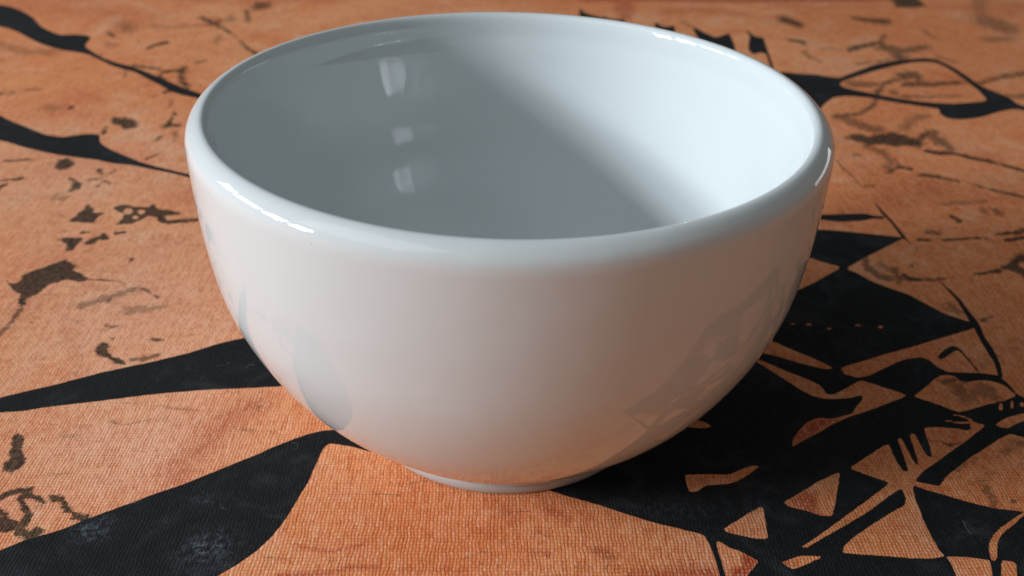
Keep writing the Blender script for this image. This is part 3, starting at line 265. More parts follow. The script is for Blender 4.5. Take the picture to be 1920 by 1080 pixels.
    (0.42,0.4093,[(30.382,38.416),(29.876,36.956),(30.532,35.716),(30.897,34.871),(31.568,35.582),(32.067,36.858),(31.768,37.889),(31.177,39.347)]),
    (0.35,0.3173,[(28.889,33.675),(28.784,33.161),(30.399,33.637),(30.639,33.979),(30.712,34.295),(29.277,34.247)]),
    (0.35,0.1586,[(25.787,35.61),(25.675,35.317),(25.751,33.477),(25.819,33.526),(25.885,33.692),(25.904,35.697)]),
    (0.5,0.1126,[(24.407,30.143),(24.356,29.971),(25.041,28.982),(25.096,29.043),(25.127,29.143),(24.499,30.249)]),
    (0.45,0.1973,[(17.734,25.433),(17.698,25.014),(19.253,24.982),(19.408,25.216),(19.438,25.468),(17.984,25.831)]),
    (0.6,0.2046,[(20.926,26.635),(20.886,26.082),(21.695,26.407),(21.456,25.454),(21.56,25.35),(21.787,25.746),(22.17,27.309),(21.317,27.277)]),
    (0.6,0.1510,[(20.604,25.337),(20.575,25.057),(21.911,25.159),(23.845,25.558),(23.993,25.776),(24.02,25.972),(22.105,25.65),(20.794,25.628)]),
    (0.65,0.1239,[(18.688,23.744),(18.802,23.775),(19.692,25.315),(21.427,26.488),(21.561,26.742),(21.547,26.898),(19.76,25.705),(18.756,24.025)]),
    (0.45,0.1195,[(19.649,23.69),(19.632,23.536),(21.238,23.513),(22.956,23.746),(23.023,23.842),(23.035,23.931),(21.338,23.759),(19.751,23.843)]),
    (0.5,0.1440,[(19.62,24.432),(19.504,24.041),(19.696,23.779),(19.81,23.882),(19.88,24.114),(19.812,24.608)]),
    (0.6,0.0900,[(18.581,23.269),(18.483,23.232),(17.816,22.02),(16.883,21.268),(16.825,21.14),(16.844,21.074),(17.796,21.791),(18.53,23.045)]),
    (0.55,0.1600,[(24.692,25.571),(24.701,25.459),(26.265,26.487),(27.937,27.182),(29.656,27.523),(30.014,28),(30.106,28.419),(28.259,27.883),(26.461,26.986),(24.808,25.771)]),
    (0.45,0.1960,[(24.851,23.717),(24.806,23.457),(26.156,23.645),(27.596,23.637),(27.728,23.796),(27.771,23.961),(26.373,24.078),(25.058,23.995)]),
    (0.35,0.4509,[(33.285,44.563),(32.603,43.534),(30.92,39.078),(30.948,38.773),(31.315,39.309),(33.315,43.973)]),
    (0.4,0.1186,[(12.655,0.608),(12.426,0.221),(12.538,-0.289),(13.066,0.016),(13.202,0.246),(13.11,0.344),(12.829,0.175),(12.904,0.599)]),
    (0.42,0.1192,[(13.187,0.519),(13.074,0.162),(13.442,-0.081),(13.609,0.01),(13.68,0.221),(13.472,0.678)]),
    (0.55,0.0604,[(12.25,0.632),(12.272,0.535),(12.7,0.657),(12.759,0.729),(12.747,0.788),(12.347,0.752)]),
    (0.6,0.0316,[(11.293,-1.896),(11.279,-1.946),(11.37,-2.022),(11.718,-1.929),(11.741,-1.901),(11.733,-1.881),(11.398,-1.957),(11.335,-1.873)]),
    (0.45,0.0636,[(11.669,-3.408),(11.593,-3.518),(11.595,-3.825),(11.487,-4.117),(11.543,-4.181),(11.655,-4.082),(11.762,-3.749),(11.749,-3.417)]),
    (0.6,0.0397,[(12.067,-3.9),(12.066,-3.966),(12.188,-3.958),(12.229,-3.925),(12.23,-3.885),(12.135,-3.845)]),
    (0.35,0.0889,[(12.635,-2.225),(12.684,-2.285),(13.397,-1.924),(13.935,-1.94),(14.001,-1.881),(14.002,-1.817),(13.457,-1.764),(12.718,-2.102)]),
    (0.4,0.0506,[(11.199,-2.905),(11.231,-2.924),(11.892,-2.482),(11.912,-2.445),(11.893,-2.433),(11.23,-2.845)]),
    (0.3,0.0666,[(11.921,-2.954),(11.906,-3.042),(12.033,-3.068),(12.082,-3.035),(12.092,-2.982),(12.003,-2.898)]),
    (0.25,0.1058,[(13.719,1.416),(13.768,1.279),(14.038,1.437),(14.132,1.563),(14.104,1.647),(13.874,1.627)]),
    (0.4,0.1244,[(11.08,36.203),(11.048,35.913),(11.456,35.076),(11.515,35.152),(11.536,35.322),(11.18,36.333)]),
]
TINTS = [
    (0.5,0.2334,[(-6.23,-0.362),(-6.509,-0.12),(-6.987,-0.362),(-7.508,-1.259),(-8.046,-2.595),(-8.217,-3.091),(-8.019,-3.543),(-7.692,-3.559),(-7.556,-3.076),(-7.049,-1.785),(-6.609,-0.968),(-6.247,-0.756)]),
    (0.4,0.0864,[(-6.982,-1.055),(-7.077,-1.015),(-7.155,-1.193),(-7.14,-1.273),(-7.084,-1.297),(-6.957,-1.19)]),
    (0.75,0.0402,[(-4.703,-5.412),(-4.684,-5.447),(-4.332,-5.545),(-3.811,-5.607),(-3.169,-5.436),(-3.16,-5.402),(-3.186,-5.377),(-3.824,-5.547),(-4.336,-5.486),(-4.684,-5.388)]),
    (0.8,0.0448,[(-4.925,-6.3),(-4.85,-6.379),(-4.189,-6.302),(-3.744,-6.229),(-3.393,-6.073),(-2.712,-6.056),(-2.693,-6.02),(-2.72,-5.984),(-3.415,-5.976),(-3.781,-6.111),(-4.224,-6.157),(-4.895,-6.211)]),
    (0.5,0.0385,[(-2.345,-6.089),(-2.325,-6.119),(-0.987,-6.146),(-0.976,-6.13),(-0.988,-6.112),(-2.329,-6.061)]),
    (0.5,0.1712,[(-0.211,-4.151),(-0.236,-4.47),(0.06,-4.724),(0.2,-4.703),(0.219,-4.516),(0.028,-4.113)]),
    (0.6,0.1148,[(0.803,-4.172),(0.833,-4.38),(1.374,-4.645),(1.462,-4.588),(1.448,-4.466),(0.95,-4.074)]),
    (0.65,0.0532,[(0.518,-5.486),(0.541,-5.577),(0.93,-5.735),(0.983,-5.694),(0.966,-5.622),(0.584,-5.434)]),
    (0.5,0.1071,[(1.894,-5.465),(1.939,-5.641),(2.374,-5.73),(2.455,-5.662),(2.43,-5.556),(2.028,-5.349)]),
    (0.75,0.1035,[(2.509,-6.288),(2.599,-6.413),(3.37,-6.306),(4.441,-6.29),(4.585,-6.116),(4.506,-5.945),(3.403,-5.991),(2.604,-6.132)]),
    (0.4,0.0514,[(1.544,-6.13),(1.568,-6.193),(1.799,-6.217),(1.827,-6.188),(1.813,-6.149),(1.591,-6.08)]),
    (0.3,0.0828,[(0.688,-4.884),(0.687,-5.026),(0.863,-5.146),(0.926,-5.125),(0.928,-5.04),(0.795,-4.847)]),
    (0.95,0.0530,[(5.241,-5.624),(5.353,-5.653),(5.554,-5.801),(5.39,-5.993),(5.148,-6.282),(4.809,-6.354),(4.894,-6.068),(5.138,-5.921)]),
    (0.8,0.0604,[(6.557,-4.042),(6.847,-3.867),(7.244,-3.6),(7.41,-3.739),(7.344,-4.171),(7.308,-4.457),(7.051,-4.309)]),
    (0.8,0.0705,[(7.306,-2.117),(7.417,-1.814),(7.85,-1.271),(8.367,-0.965),(8.805,-0.981),(9.085,-0.869),(8.616,-1.219),(7.924,-1.645)]),
    (0.7,0.0671,[(5.983,-5.808),(5.997,-5.927),(6.285,-5.974),(6.349,-5.925),(6.342,-5.853),(6.089,-5.726)]),
    (0.5,0.0450,[(7.502,-4.226),(7.521,-4.293),(7.656,-4.265),(7.693,-4.225),(7.682,-4.184),(7.563,-4.158)]),
    (0.6,0.1551,[(12.652,10.875),(12.674,10.717),(13.263,10.883),(13.857,11.05),(13.932,11.166),(13.921,11.262),(13.344,11.164),(12.77,11.066)]),
    (0.45,0.4772,[(16.472,13.46),(16.301,12.371),(17.238,12.397),(17.693,12.886),(17.818,13.549),(17.241,14.324)]),
    (0.45,0.3890,[(14.856,12.319),(14.688,11.393),(15.256,11.347),(15.611,11.691),(15.724,12.249),(15.459,12.922)]),
    (0.35,0.4938,[(14.605,14.72),(14.492,13.58),(15.265,13.735),(15.71,14.267),(15.798,14.966),(15.355,15.656)]),
    (0.5,0.2087,[(11.787,10.083),(11.801,9.829),(12.767,9.9),(12.876,10.049),(12.872,10.203),(11.963,10.335)]),
    (0.4,0.3094,[(20.296,16.524),(20.191,15.877),(21.172,16.008),(21.474,16.365),(21.549,16.76),(20.796,17.136)]),
    (0.6,0.1746,[(8.146,46.892),(7.431,44.591),(7.171,36.878),(7.761,35.896),(8.488,38.184),(8.828,46.135)]),
    (0.8,0.2906,[(5.1,41.435),(5.206,40.632),(16.183,40.856),(27.859,42.467),(28.378,43.349),(28.529,44.2),(16.567,42.505),(5.337,42.265)]),
    (0.35,0.3981,[(9.946,38.364),(10.023,37.546),(13.208,38.411),(15.665,37.289),(15.907,37.743),(15.951,38.312),(13.509,39.84),(10.268,39.291)]),
    (0.45,0.6026,[(32.849,40.402),(32.568,38.928),(35.135,40.593),(35.921,41.774),(36.14,42.727),(34.104,42.379)]),
    (0.3,0.5328,[(-21.12,39.603),(-20.602,38.599),(-10.286,39.204),(-10.244,39.821),(-10.466,40.444),(-21.215,40.646)]),
    (0.3,0.9970,[(-32.838,37.767),(-30.805,34.809),(-24.805,34.635),(-19.834,32.777),(-19.819,34.144),(-20.694,36.007),(-26.484,39.332),(-33.609,40.83)]),
    (0.4,0.1082,[(17.389,40.153),(17.382,39.991),(24.539,40.34),(35.006,40.647),(35.127,40.817),(35.177,40.985),(24.659,40.674),(17.467,40.32)]),
    (0.3,0.1303,[(-4.819,38.408),(-4.766,38.228),(-1.408,38.777),(-1.386,38.893),(-1.413,39.004),(-4.793,38.6)]),
    (0.3,0.1424,[(-13.367,5.274),(-13.213,5.01),(-12.819,4.892),(-12.778,4.985),(-12.868,5.143),(-13.3,5.433)]),
    (0.25,0.2024,[(-12.95,2.685),(-12.936,2.391),(-11.868,0.744),(-11.738,0.685),(-11.74,0.842),(-12.717,2.574)]),
    (0.25,0.3156,[(-15.002,5.312),(-15.259,5.177),(-14.72,2.739),(-14.516,2.457),(-14.373,2.525),(-14.633,4.768)]),
]
# pale dusty smudges on the dark print: x, y, half widths (cm), strength
DUST = [(-9.25, -5.0, .4, .35, 1.2), (-6.54, -5.56, .55, .45, 1.2), (10.8, -4.9, .5, .4, .35), (3.8, -4.3, 1.2, .3, .35), (-7.05, -4.1, .4, .3, .3)]
# broad washes of colour: x, y, half widths (cm), strength; positive paler and pinker, negative deeper orange
WASH = [(-9.5, -2.5, 3.2, 3.0, .8), (-11, 4, 5, 4.5, .7), (-18, 13, 8, 6, .5), (-2.6, -5.0, 3.0, 1.8, -.7), (-3, 36, 6, 5, .3),
        (20, 14, 11, 11, -.4), (14, -1, 6, 6, -.7), (4, -6, 4, 1.8, -.45), (0, 46, 30, 5, -.4), (28, 34, 10, 8, -.3)]

def seg_dist(px, py, poly):
    """distance to the outline (positive inside) for points px, py"""
    d2 = np.full(px.shape, 1e9)
    ins = np.zeros(px.shape, bool)
    n = len(poly)
    for i in range(n):
        ax, ay = poly[i]
        bx, by = poly[(i + 1) % n]
        ex, ey = bx - ax, by - ay
        l2 = ex * ex + ey * ey
        if l2 < 1e-12:
            continue
        t = np.clip(((px - ax) * ex + (py - ay) * ey) / l2, 0, 1)
        dx, dy = px - ax - t * ex, py - ay - t * ey
        np.minimum(d2, dx * dx + dy * dy, out=d2)
        if ay != by:
            c = (ay > py) != (by > py)
            ins ^= c & (px < ex * (py - ay) / ey + ax)
    d = np.sqrt(d2)
    return np.where(ins, d, -d)


def near(X, Y, poly, margin):
    p = np.array(poly)
    lo, hi = p.min(0) - margin, p.max(0) + margin
    return np.nonzero((X > lo[0]) & (X < hi[0]) & (Y > lo[1]) & (Y < hi[1]))[0]


def smooth(t):
    t = np.clip(t, 0, 1)
    return t * t * (3 - 2 * t)


# ------------------------------------------------------------------ node helper
class NT:
    def __init__(self, name):
        self.mat = bpy.data.materials.new(name)
        self.mat.use_nodes = True
        self.t = self.mat.node_tree
        self.t.nodes.clear()

    def n(self, kind, **kw):
        nd = self.t.nodes.new(kind)
        for k, v in kw.items():
            if k in ('operation', 'blend_type', 'data_type', 'attribute_name', 'noise_dimensions', 'use_clamp',
                     'interpolation_type', 'feature', 'voronoi_dimensions', 'attribute_type', 'clamp_factor'):
                setattr(nd, k, v)
        return nd

    def link(self, a, b):
        self.t.links.new(a, b)

    def put(self, sock, v):
        if isinstance(v, bpy.types.NodeSocket):
            self.link(v, sock)
        else:
            sock.default_value = v

    def m(self, op, a, b=0.0, c=0.0, clamp=False):
        nd = self.n('ShaderNodeMath', operation=op, use_clamp=clamp)
        for s, v in zip(nd.inputs, (a, b, c)):
            self.put(s, v)
        return nd.outputs[0]

    def mix(self, f, a, b):
        nd = self.n('ShaderNodeMix', data_type='RGBA')
        self.put(nd.inputs[0], f)
        for s, v in ((nd.inputs[6], a), (nd.inputs[7], b)):
            self.put(s, v if isinstance(v, bpy.types.NodeSocket) else (*v, 1))
        return nd.outputs[2]

    def mul(self, f, a, b):
        nd = self.n('ShaderNodeMix', data_type='RGBA', blend_type='MULTIPLY')
        self.put(nd.inputs[0], f)
        for s, v in ((nd.inputs[6], a), (nd.inputs[7], b)):
            self.put(s, v if isinstance(v, bpy.types.NodeSocket) else (*v, 1))
        return nd.outputs[2]

    def ramp(self, x, lo, hi):
        nd = self.n('ShaderNodeMapRange', interpolation_type='SMOOTHSTEP')
        self.put(nd.inputs[0], x)
        nd.inputs[1].default_value = lo
        nd.inputs[2].default_value = hi
        return nd.outputs[0]

    def noise(self, vec, scale, detail=2.0, rough=0.5, dist=0.0):
        nd = self.n('ShaderNodeTexNoise')
        self.link(vec, nd.inputs['Vector'])
        nd.inputs['Scale'].default_value = scale
        nd.inputs['Detail'].default_value = detail
        nd.inputs['Roughness'].default_value = rough
        nd.inputs['Distortion'].default_value = dist
        return nd.outputs['Fac']

    def attr(self, name):
        nd = self.n('ShaderNodeAttribute', attribute_name=name)
        return nd.outputs['Fac']

    def vmap(self, vec, scale=(1, 1, 1), rot=(0, 0, 0), loc=(0, 0, 0)):
        nd = self.n('ShaderNodeMapping')
        self.link(vec, nd.inputs['Vector'])
        nd.inputs['Scale'].default_value = scale
        nd.inputs['Rotation'].default_value = rot
        nd.inputs['Location'].default_value = loc
        return nd.outputs[0]


# ------------------------------------------------------------------ materials
def cloth_material():
    k = NT('printed_canvas')
    geo = k.n('ShaderNodeTexCoord').outputs['Object']
    P = k.vmap(geo, (100, 100, 100))                       # centimetres
    # threads wander a little
    wob = k.n('ShaderNodeTexNoise')
    k.link(P, wob.inputs['Vector'])
    wob.inputs['Scale'].default_value = 2.2
    wob.inputs['Detail'].default_value = 3
    sub = k.n('ShaderNodeVectorMath', operation='SUBTRACT')
    k.link(wob.outputs['Color'], sub.inputs[0])
    sub.inputs[1].default_value = (.5, .5, .5)
    scl = k.n('ShaderNodeVectorMath', operation='SCALE')
    k.link(sub.outputs[0], scl.inputs[0])
    scl.inputs['Scale'].default_value = 0.15
    add = k.n('ShaderNodeVectorMath', operation='ADD')
    k.link(P, add.inputs[0])
    k.link(scl.outputs[0], add.inputs[1])
    sep = k.n('ShaderNodeSeparateXYZ')
    k.link(add.outputs[0], sep.inputs[0])
    u = k.m('MULTIPLY', sep.outputs[0], 1 / 0.082)         # thread pitch about 0.7 mm
    v = k.m('MULTIPLY', sep.outputs[1], 1 / 0.090)
    pi = math.pi
    fu, fv = k.m('FLOOR', u), k.m('FLOOR', v)
    A = k.m('ABSOLUTE', k.m('SINE', k.m('MULTIPLY', u, pi)))
    B = k.m('ABSOLUTE', k.m('SINE', k.m('MULTIPLY', v, pi)))
    wa = k.m('SINE', k.m('MULTIPLY', k.m('ADD', v, fu), pi))
    wb = k.m('SINE', k.m('MULTIPLY', k.m('ADD', k.m('ADD', u, fv), 1.0), pi))
    ha = k.m('MULTIPLY', k.m('POWER', A, .55), k.m('MULTIPLY_ADD', wa, .30, .66))
    hb = k.m('MULTIPLY', k.m('POWER', B, .7), k.m('MULTIPLY_ADD', wb, .38, .42))
    h = k.m('MAXIMUM', ha, hb)
    # every crossing of the weave differs a little
    cv = k.n('ShaderNodeCombineXYZ')
    k.link(fu, cv.inputs[0])
    k.link(k.m('FLOOR', k.m('MULTIPLY', v, .5)), cv.inputs[1])
    wn_ = k.n('ShaderNodeTexWhiteNoise')
    k.link(cv.outputs[0], wn_.inputs['Vector'])
    cell = wn_.outputs['Value']
    # thread to thread variation: slubs along both directions
    slu = k.noise(k.vmap(add.outputs[0], (13.5, 0.9, 1)), 1.0, 2)
    slv = k.noise(k.vmap(add.outputs[0], (0.9, 12.5, 1), loc=(7, 3, 0)), 1.0, 2)
    slub = k.m('ADD', k.m('MULTIPLY', slu, .6), k.m('MULTIPLY', slv, .4))
    fuzz = k.noise(P, 34.0, 3, .6)
    hh = k.m('ADD', h, k.m('MULTIPLY', k.m('SUBTRACT', fuzz, .5), .55))
    hh = k.m('ADD', hh, k.m('MULTIPLY', k.m('SUBTRACT', slub, .5), 1.1))
    hh = k.m('ADD', hh, k.m('MULTIPLY', k.m('SUBTRACT', cell, .5), .34))
    # dyed ground: mottled orange
    big = k.noise(P, .10, 5, .55, .6)
    mid = k.noise(k.vmap(P, (1, 1, 1), loc=(31, 5, 2)), .33, 5, .6, 1.0)
    fine = k.noise(k.vmap(P, (1, 1, 1), loc=(3, 45, 2)), 1.6, 4, .6)
    c = k.mix(k.ramp(big, .36, .66), (.80, .262, .092), (.86, .335, .138))
    c = k.mix(k.m('MULTIPLY', k.ramp(mid, .50, .68), .85), c, (.85, .40, .215))
    c = k.mix(k.m('MULTIPLY', k.ramp(mid, .48, .28), .75), c, (.70, .180, .058))
    c = k.mix(k.m('MULTIPLY', k.ramp(fine, .55, .75), .35), c, (.80, .39, .15))
    ws = k.attr('wash')
    wn = k.m('MULTIPLY_ADD', k.noise(P, .55, 4, .6), 1.6, .2)
    c = k.mix(k.m('MULTIPLY', k.m('MULTIPLY', ws, wn), .75, clamp=True), c, (.86, .45, .30))
    c = k.mix(k.m('MULTIPLY', k.m('MULTIPLY', ws, wn), -.8, clamp=True), c, (.68, .195, .066))
    # rust washes of the print
    red = k.attr('tint')
    redn = k.m('MULTIPLY', red, k.m('MULTIPLY_ADD', k.noise(P, 2.4, 4, .6), 1.3, .35), clamp=True)
    c = k.mix(redn, c, (.46, .075, .024))
    # scattered faint flecks
    fl = k.noise(k.vmap(P, (.55, 1.5, 1), rot=(0, 0, .4)), .8, 6, .72, 1.4)
    c = k.mix(k.m('MULTIPLY', k.ramp(fl, .61, .71), .55), c, (.10, .055, .030))
    # yarn relief in the colour: worn pale crowns, darker, redder gaps
    c = k.mul(k.ramp(hh, .60, .12), c, (.60, .40, .32))
    c = k.mix(k.m('MULTIPLY', k.ramp(hh, .70, 1.10), .46), c, (.86, .62, .45))
    # brown-black torn marks, dry at the edges
    mk = k.attr('mark')
    n1 = k.noise(P, 3.2, 6, .72, .4)
    n2 = k.noise(k.vmap(P, (5, 17, 1), rot=(0, 0, .25)), 1.0, 3, .6)
    mn = k.m('ADD', k.m('MULTIPLY', k.m('SUBTRACT', n1, .5), 1.25), k.m('MULTIPLY', k.m('SUBTRACT', n2, .5), .55))
    mn = k.m('ADD', mn, k.m('MULTIPLY', k.m('SUBTRACT', hh, .6), .10))
    mv = k.ramp(k.m('ADD', mk, mn), .34, .56)
    spk = k.m('MULTIPLY', k.ramp(k.noise(P, 11.0, 4, .7), .58, .68), k.ramp(mk, .10, .48))
    mv = k.m('MAXIMUM', mv, k.m('MULTIPLY', spk, .95))
    mv = k.m('MULTIPLY', mv, k.m('MULTIPLY', k.m('MULTIPLY', k.attr('mark_depth'), 1.4, clamp=True), k.ramp(mk, .02, .25)))
    olive = k.mix(k.ramp(mid, .4, .6), (.024, .016, .011), (.046, .031, .014))
    olive = k.mix(k.m('MULTIPLY', k.ramp(hh, .7, 1.15), .32), olive, (.13, .085, .05))
    mv = k.m('MULTIPLY', mv, k.m('MULTIPLY_ADD', k.ramp(k.noise(P, 7.0, 4, .7), .35, .62), -.14, 1.0))
    c = k.mix(mv, c, olive)
    scr = k.noise(k.vmap(P, (.35, 3.2, 1), rot=(0, 0, .35), loc=(4, 1, 0)), 1.0, 5, .7, .6)
    scr = k.m('MULTIPLY', k.ramp(scr, .60, .70), k.ramp(k.noise(P, .22, 3, .6), .46, .60))
    c = k.mix(k.m('MULTIPLY', scr, .55), c, (.13, .060, .032))
    # pale worn dust spots
    ds = k.noise(k.vmap(P, (1, 1, 1), loc=(9, 9, 1)), 2.2, 4, .75)
    c = k.mix(k.m('MULTIPLY', k.ramp(ds, .70, .80), .5), c, (.72, .56, .48))
    # black print
    jag = k.m('ADD', k.m('MULTIPLY', k.m('SUBTRACT', hh, .55), .022), k.m('MULTIPLY', k.m('SUBTRACT', k.noise(P, 4.5, 4, .7), .5), .05))
    ink = k.ramp(k.m('ADD', k.attr('ink'), jag), -.008, .008)
    lint = k.noise(k.vmap(P, (1, 1, 1), loc=(2, 8, 4)), 19.0, 3, .7, 2.5)
    dust = k.attr('dust')
    blk = k.mix(k.m('MULTIPLY', k.ramp(hh, .55, 1.1), .8), (.0045, .0050, .0060), (.013, .0145, .017))
    blk = k.mix(k.m('MULTIPLY', k.ramp(k.noise(k.vmap(P, (1, 1, 1), loc=(5, 2, 9)), .7, 5, .7, .8), .48, .70), .75), blk, (.026, .029, .034))
    blk = k.mix(k.m('MULTIPLY', k.ramp(lint, .60, .74), .24), blk, (.30, .31, .33))
    dn = k.m('MULTIPLY', dust, k.ramp(k.noise(P, 6.0, 5, .75, 1.0), .42, .75))
    blk = k.mix(k.m('MULTIPLY', dn, .42), blk, (.30, .34, .40))
    c = k.mix(ink, c, blk)
    bs = k.n('ShaderNodeBsdfPrincipled')
    k.link(c, bs.inputs['Base Color'])
    bs.inputs['Roughness'].default_value = .88
    bs.inputs['Specular IOR Level'].default_value = .25
    bs.inputs['Sheen Weight'].default_value = .0
    bs.inputs['Sheen Roughness'].default_value = .5
    bump = k.n('ShaderNodeBump')
    bump.inputs['Strength'].default_value = .55
    bump.inputs['Distance'].default_value = .00022
    k.link(hh, bump.inputs['Height'])
    k.link(bump.outputs[0], bs.inputs['Normal'])
    out = k.n('ShaderNodeOutputMaterial')
    k.link(bs.outputs[0], out.inputs[0])
    return k.mat


def glaze_material():
    k = NT('white_glazed_porcelain')
    geo = k.n('ShaderNodeTexCoord').outputs['Object']
    P = k.vmap(geo, (100, 100, 100))
    bs = k.n('ShaderNodeBsdfPrincipled')
    c = k.mix(k.noise(P, .5, 3), (.648, .684, .690), (.662, .694, .700))
    # a few iron specks and pinholes in the glaze
    vo = k.n('ShaderNodeTexVoronoi')
    k.link(P, vo.inputs['Vector'])
    vo.inputs['Scale'].default_value = .9
    sx = k.n('ShaderNodeSeparateColor')
    k.link(vo.outputs['Color'], sx.inputs[0])
    spec = k.m('MULTIPLY', k.m('LESS_THAN', vo.outputs['Distance'], .018), k.m('GREATER_THAN', sx.outputs[0], .72))
    c = k.mix(k.m('MULTIPLY', spec, .55), c, (.25, .22, .19))
    k.link(c, bs.inputs['Base Color'])
    r = k.m('MULTIPLY_ADD', k.noise(P, 1.4, 4, .6), .030, .024)
    k.link(r, bs.inputs['Roughness'])
    bs.inputs['IOR'].default_value = 1.47
    bump = k.n('ShaderNodeBump')
    bump.inputs['Strength'].default_value = .07
    bump.inputs['Distance'].default_value = .002
    k.link(k.noise(P, .9, 2, .4), bump.inputs['Height'])
    k.link(bump.outputs[0], bs.inputs['Normal'])
    out = k.n('ShaderNodeOutputMaterial')
    k.link(bs.outputs[0], out.inputs[0])
    return k.mat


def plain_material(name, col, rough):
    k = NT(name)
    P = k.vmap(k.n('ShaderNodeTexCoord').outputs['Object'], (100, 100, 100))
    bs = k.n('ShaderNodeBsdfPrincipled')
    g = k.noise(k.vmap(P, (.05, 1.2, 1)), 1.0, 4, .6)
    k.link(k.mix(g, tuple(v * .75 for v in col), tuple(v * 1.2 for v in col)), bs.inputs['Base Color'])
    bs.inputs['Roughness'].default_value = rough
    out = k.n('ShaderNodeOutputMaterial')
    k.link(bs.outputs[0], out.inputs[0])
    return k.mat


def link_obj(name, me, mat, parent=None):
    ob = bpy.data.objects.new(name, me)
    me.materials.append(mat)
    COL.objects.link(ob)
    if parent is not None:
        ob.parent = parent
    return ob


# ------------------------------------------------------------------ table under the cloth
def box_mesh(name, x0, x1, y0, y1, z0, z1, b=0.004):
    import bmesh
    bm = bmesh.new()
    bmesh.ops.create_cube(bm, size=1)
    for v in bm.verts:
        v.co = Vector(((x0 + x1) / 2 + v.co.x * (x1 - x0), (y0 + y1) / 2 + v.co.y * (y1 - y0), (z0 + z1) / 2 + v.co.z * (z1 - z0)))
    bmesh.ops.bevel(bm, geom=bm.edges[:], offset=b, segments=2, affect='EDGES')
    me = bpy.data.meshes.new(name)
    bm.to_mesh(me)
    bm.free()
    return me


table = link_obj('table_top', box_mesh('table_top', -1.06, 1.06, -.66, 1.16, -.036, -.0015), plain_material('oak', (.20, .11, .055), .5))
table['kind'] = 'structure'

# ------------------------------------------------------------------ printed tablecloth
def build_cloth():
    c = 29.0
    fine = 1 / np.linspace(1 / (-10 + c), 1 / (50 + c), 520) - c
    rows = np.concatenate([np.linspace(-60, -10, 26)[:-1], fine, np.linspace(50, 110, 21)[1:]])
    s = np.linspace(-.62, .62, 760)
    wid = np.maximum(rows + c, 19.0)[:, None]
    core = s[None, :] * wid
    t = np.linspace(0, 1, 13)[1:]
    left = core[:, :1] + (-100 - core[:, :1]) * t[::-1][None, :]
    right = core[:, -1:] + (100 - core[:, -1:]) * t[None, :]
    X = np.concatenate([left, core, right], 1)
    Y = np.repeat(rows[:, None], X.shape[1], 1)
    nr, nc = X.shape
    # barely uneven lie of the cloth, flat beneath the bowl
    R = np.hypot(X, Y)
    amp = smooth((R - 6.5) / 8.0)
    Z = amp * (.020 * np.sin(X * .33 + Y * .21 + 1) + .016 * np.sin(X * -.19 + Y * .37 + 2.2) + .010 * np.sin(X * .71 - Y * .13))
    x, y = X.ravel(), Y.ravel()
    ink = np.full(x.shape, -.3)
    for p in INK:
        i = near(x, y, p, .3)
        ink[i] = np.maximum(ink[i], seg_dist(x[i], y[i], p))
    for p in PAPER:
        i = near(x, y, p, .3)
        ink[i] = np.minimum(ink[i], -seg_dist(x[i], y[i], p))
    mark = np.zeros(x.shape)
    depth = np.zeros(x.shape)
    for kk, soft, p in MARKS:
        i = near(x, y, p, soft * 4)
        cov = np.clip(seg_dist(x[i], y[i], p) / (soft * 8) + .5, 0, 1)
        up = cov > mark[i]
        depth[i] = np.where(up & (cov > .01), kk, depth[i])
        mark[i] = np.maximum(mark[i], cov)
    for p in LACE:
        i = near(x, y, p, .1)
        cov = smooth(seg_dist(x[i], y[i], p) / .03 * .5 + .5)
        mark[i] = np.minimum(mark[i], 1 - cov)
    tint = np.zeros(x.shape)
    for kk, soft, p in TINTS:
        i = near(x, y, p, soft * 2)
        tint[i] = np.maximum(tint[i], kk * smooth(seg_dist(x[i], y[i], p) / (soft * 2) * .5 + .5))
    dust = np.zeros(x.shape)
    for dx, dy, rx, ry, kk in DUST:
        dust = np.maximum(dust, kk * np.exp(-((x - dx) / rx) ** 2 - ((y - dy) / ry) ** 2))
    wash = np.zeros(x.shape)
    for dx, dy, rx, ry, kk in WASH:
        wash += kk * np.exp(-((x - dx) / rx) ** 2 - ((y - dy) / ry) ** 2)
    me = bpy.data.meshes.new('tablecloth')
    co = np.stack([x, y, Z.ravel()], 1) * CM
    idx = np.arange(nr * nc).reshape(nr, nc)
    quads = np.stack([idx[:-1, :-1], idx[:-1, 1:], idx[1:, 1:], idx[1:, :-1]], -1).reshape(-1, 4)
    me.vertices.add(len(co))
    me.vertices.foreach_set('co', co.astype(np.float32).ravel())
    me.loops.add(quads.size)
    me.loops.foreach_set('vertex_index', quads.astype(np.int32).ravel())
    me.polygons.add(len(quads))
    me.polygons.foreach_set('loop_start', np.arange(0, quads.size, 4, dtype=np.int32))
    me.update(calc_edges=True)
    me.polygons.foreach_set('use_smooth', np.ones(len(quads), bool))
    for nm, a in (('ink', ink), ('mark', mark), ('mark_depth', depth), ('tint', tint), ('dust', dust), ('wash', wash)):
        at = me.attributes.new(nm, 'FLOAT', 'POINT')
        at.data.foreach_set('value', a.astype(np.float32))
    return me


cloth = link_obj('tablecloth', build_cloth(), cloth_material())
cloth['label'] = 'orange woven tablecloth printed with bold black shapes and torn brown marks'
cloth['category'] = 'tablecloth'

# ------------------------------------------------------------------ bowl
def catmull(pts, sub=6):
    pts = [np.array(p, float) for p in pts]
    out = []
    for i in range(len(pts) - 1):
        p0 = pts[max(i - 1, 0)]
        p1, p2 = pts[i], pts[i + 1]
        p3 = pts[min(i + 2, len(pts) - 1)]
        for q in range(sub):
            t = q / sub
            out.append(.5 * (2 * p1 + (p2 - p0) * t + (2 * p0 - 5 * p1 + 4 * p2 - p3) * t * t + (3 * p1 - p0 - 3 * p2 + p3) * t ** 3))
    out.append(pts[-1])
    return out


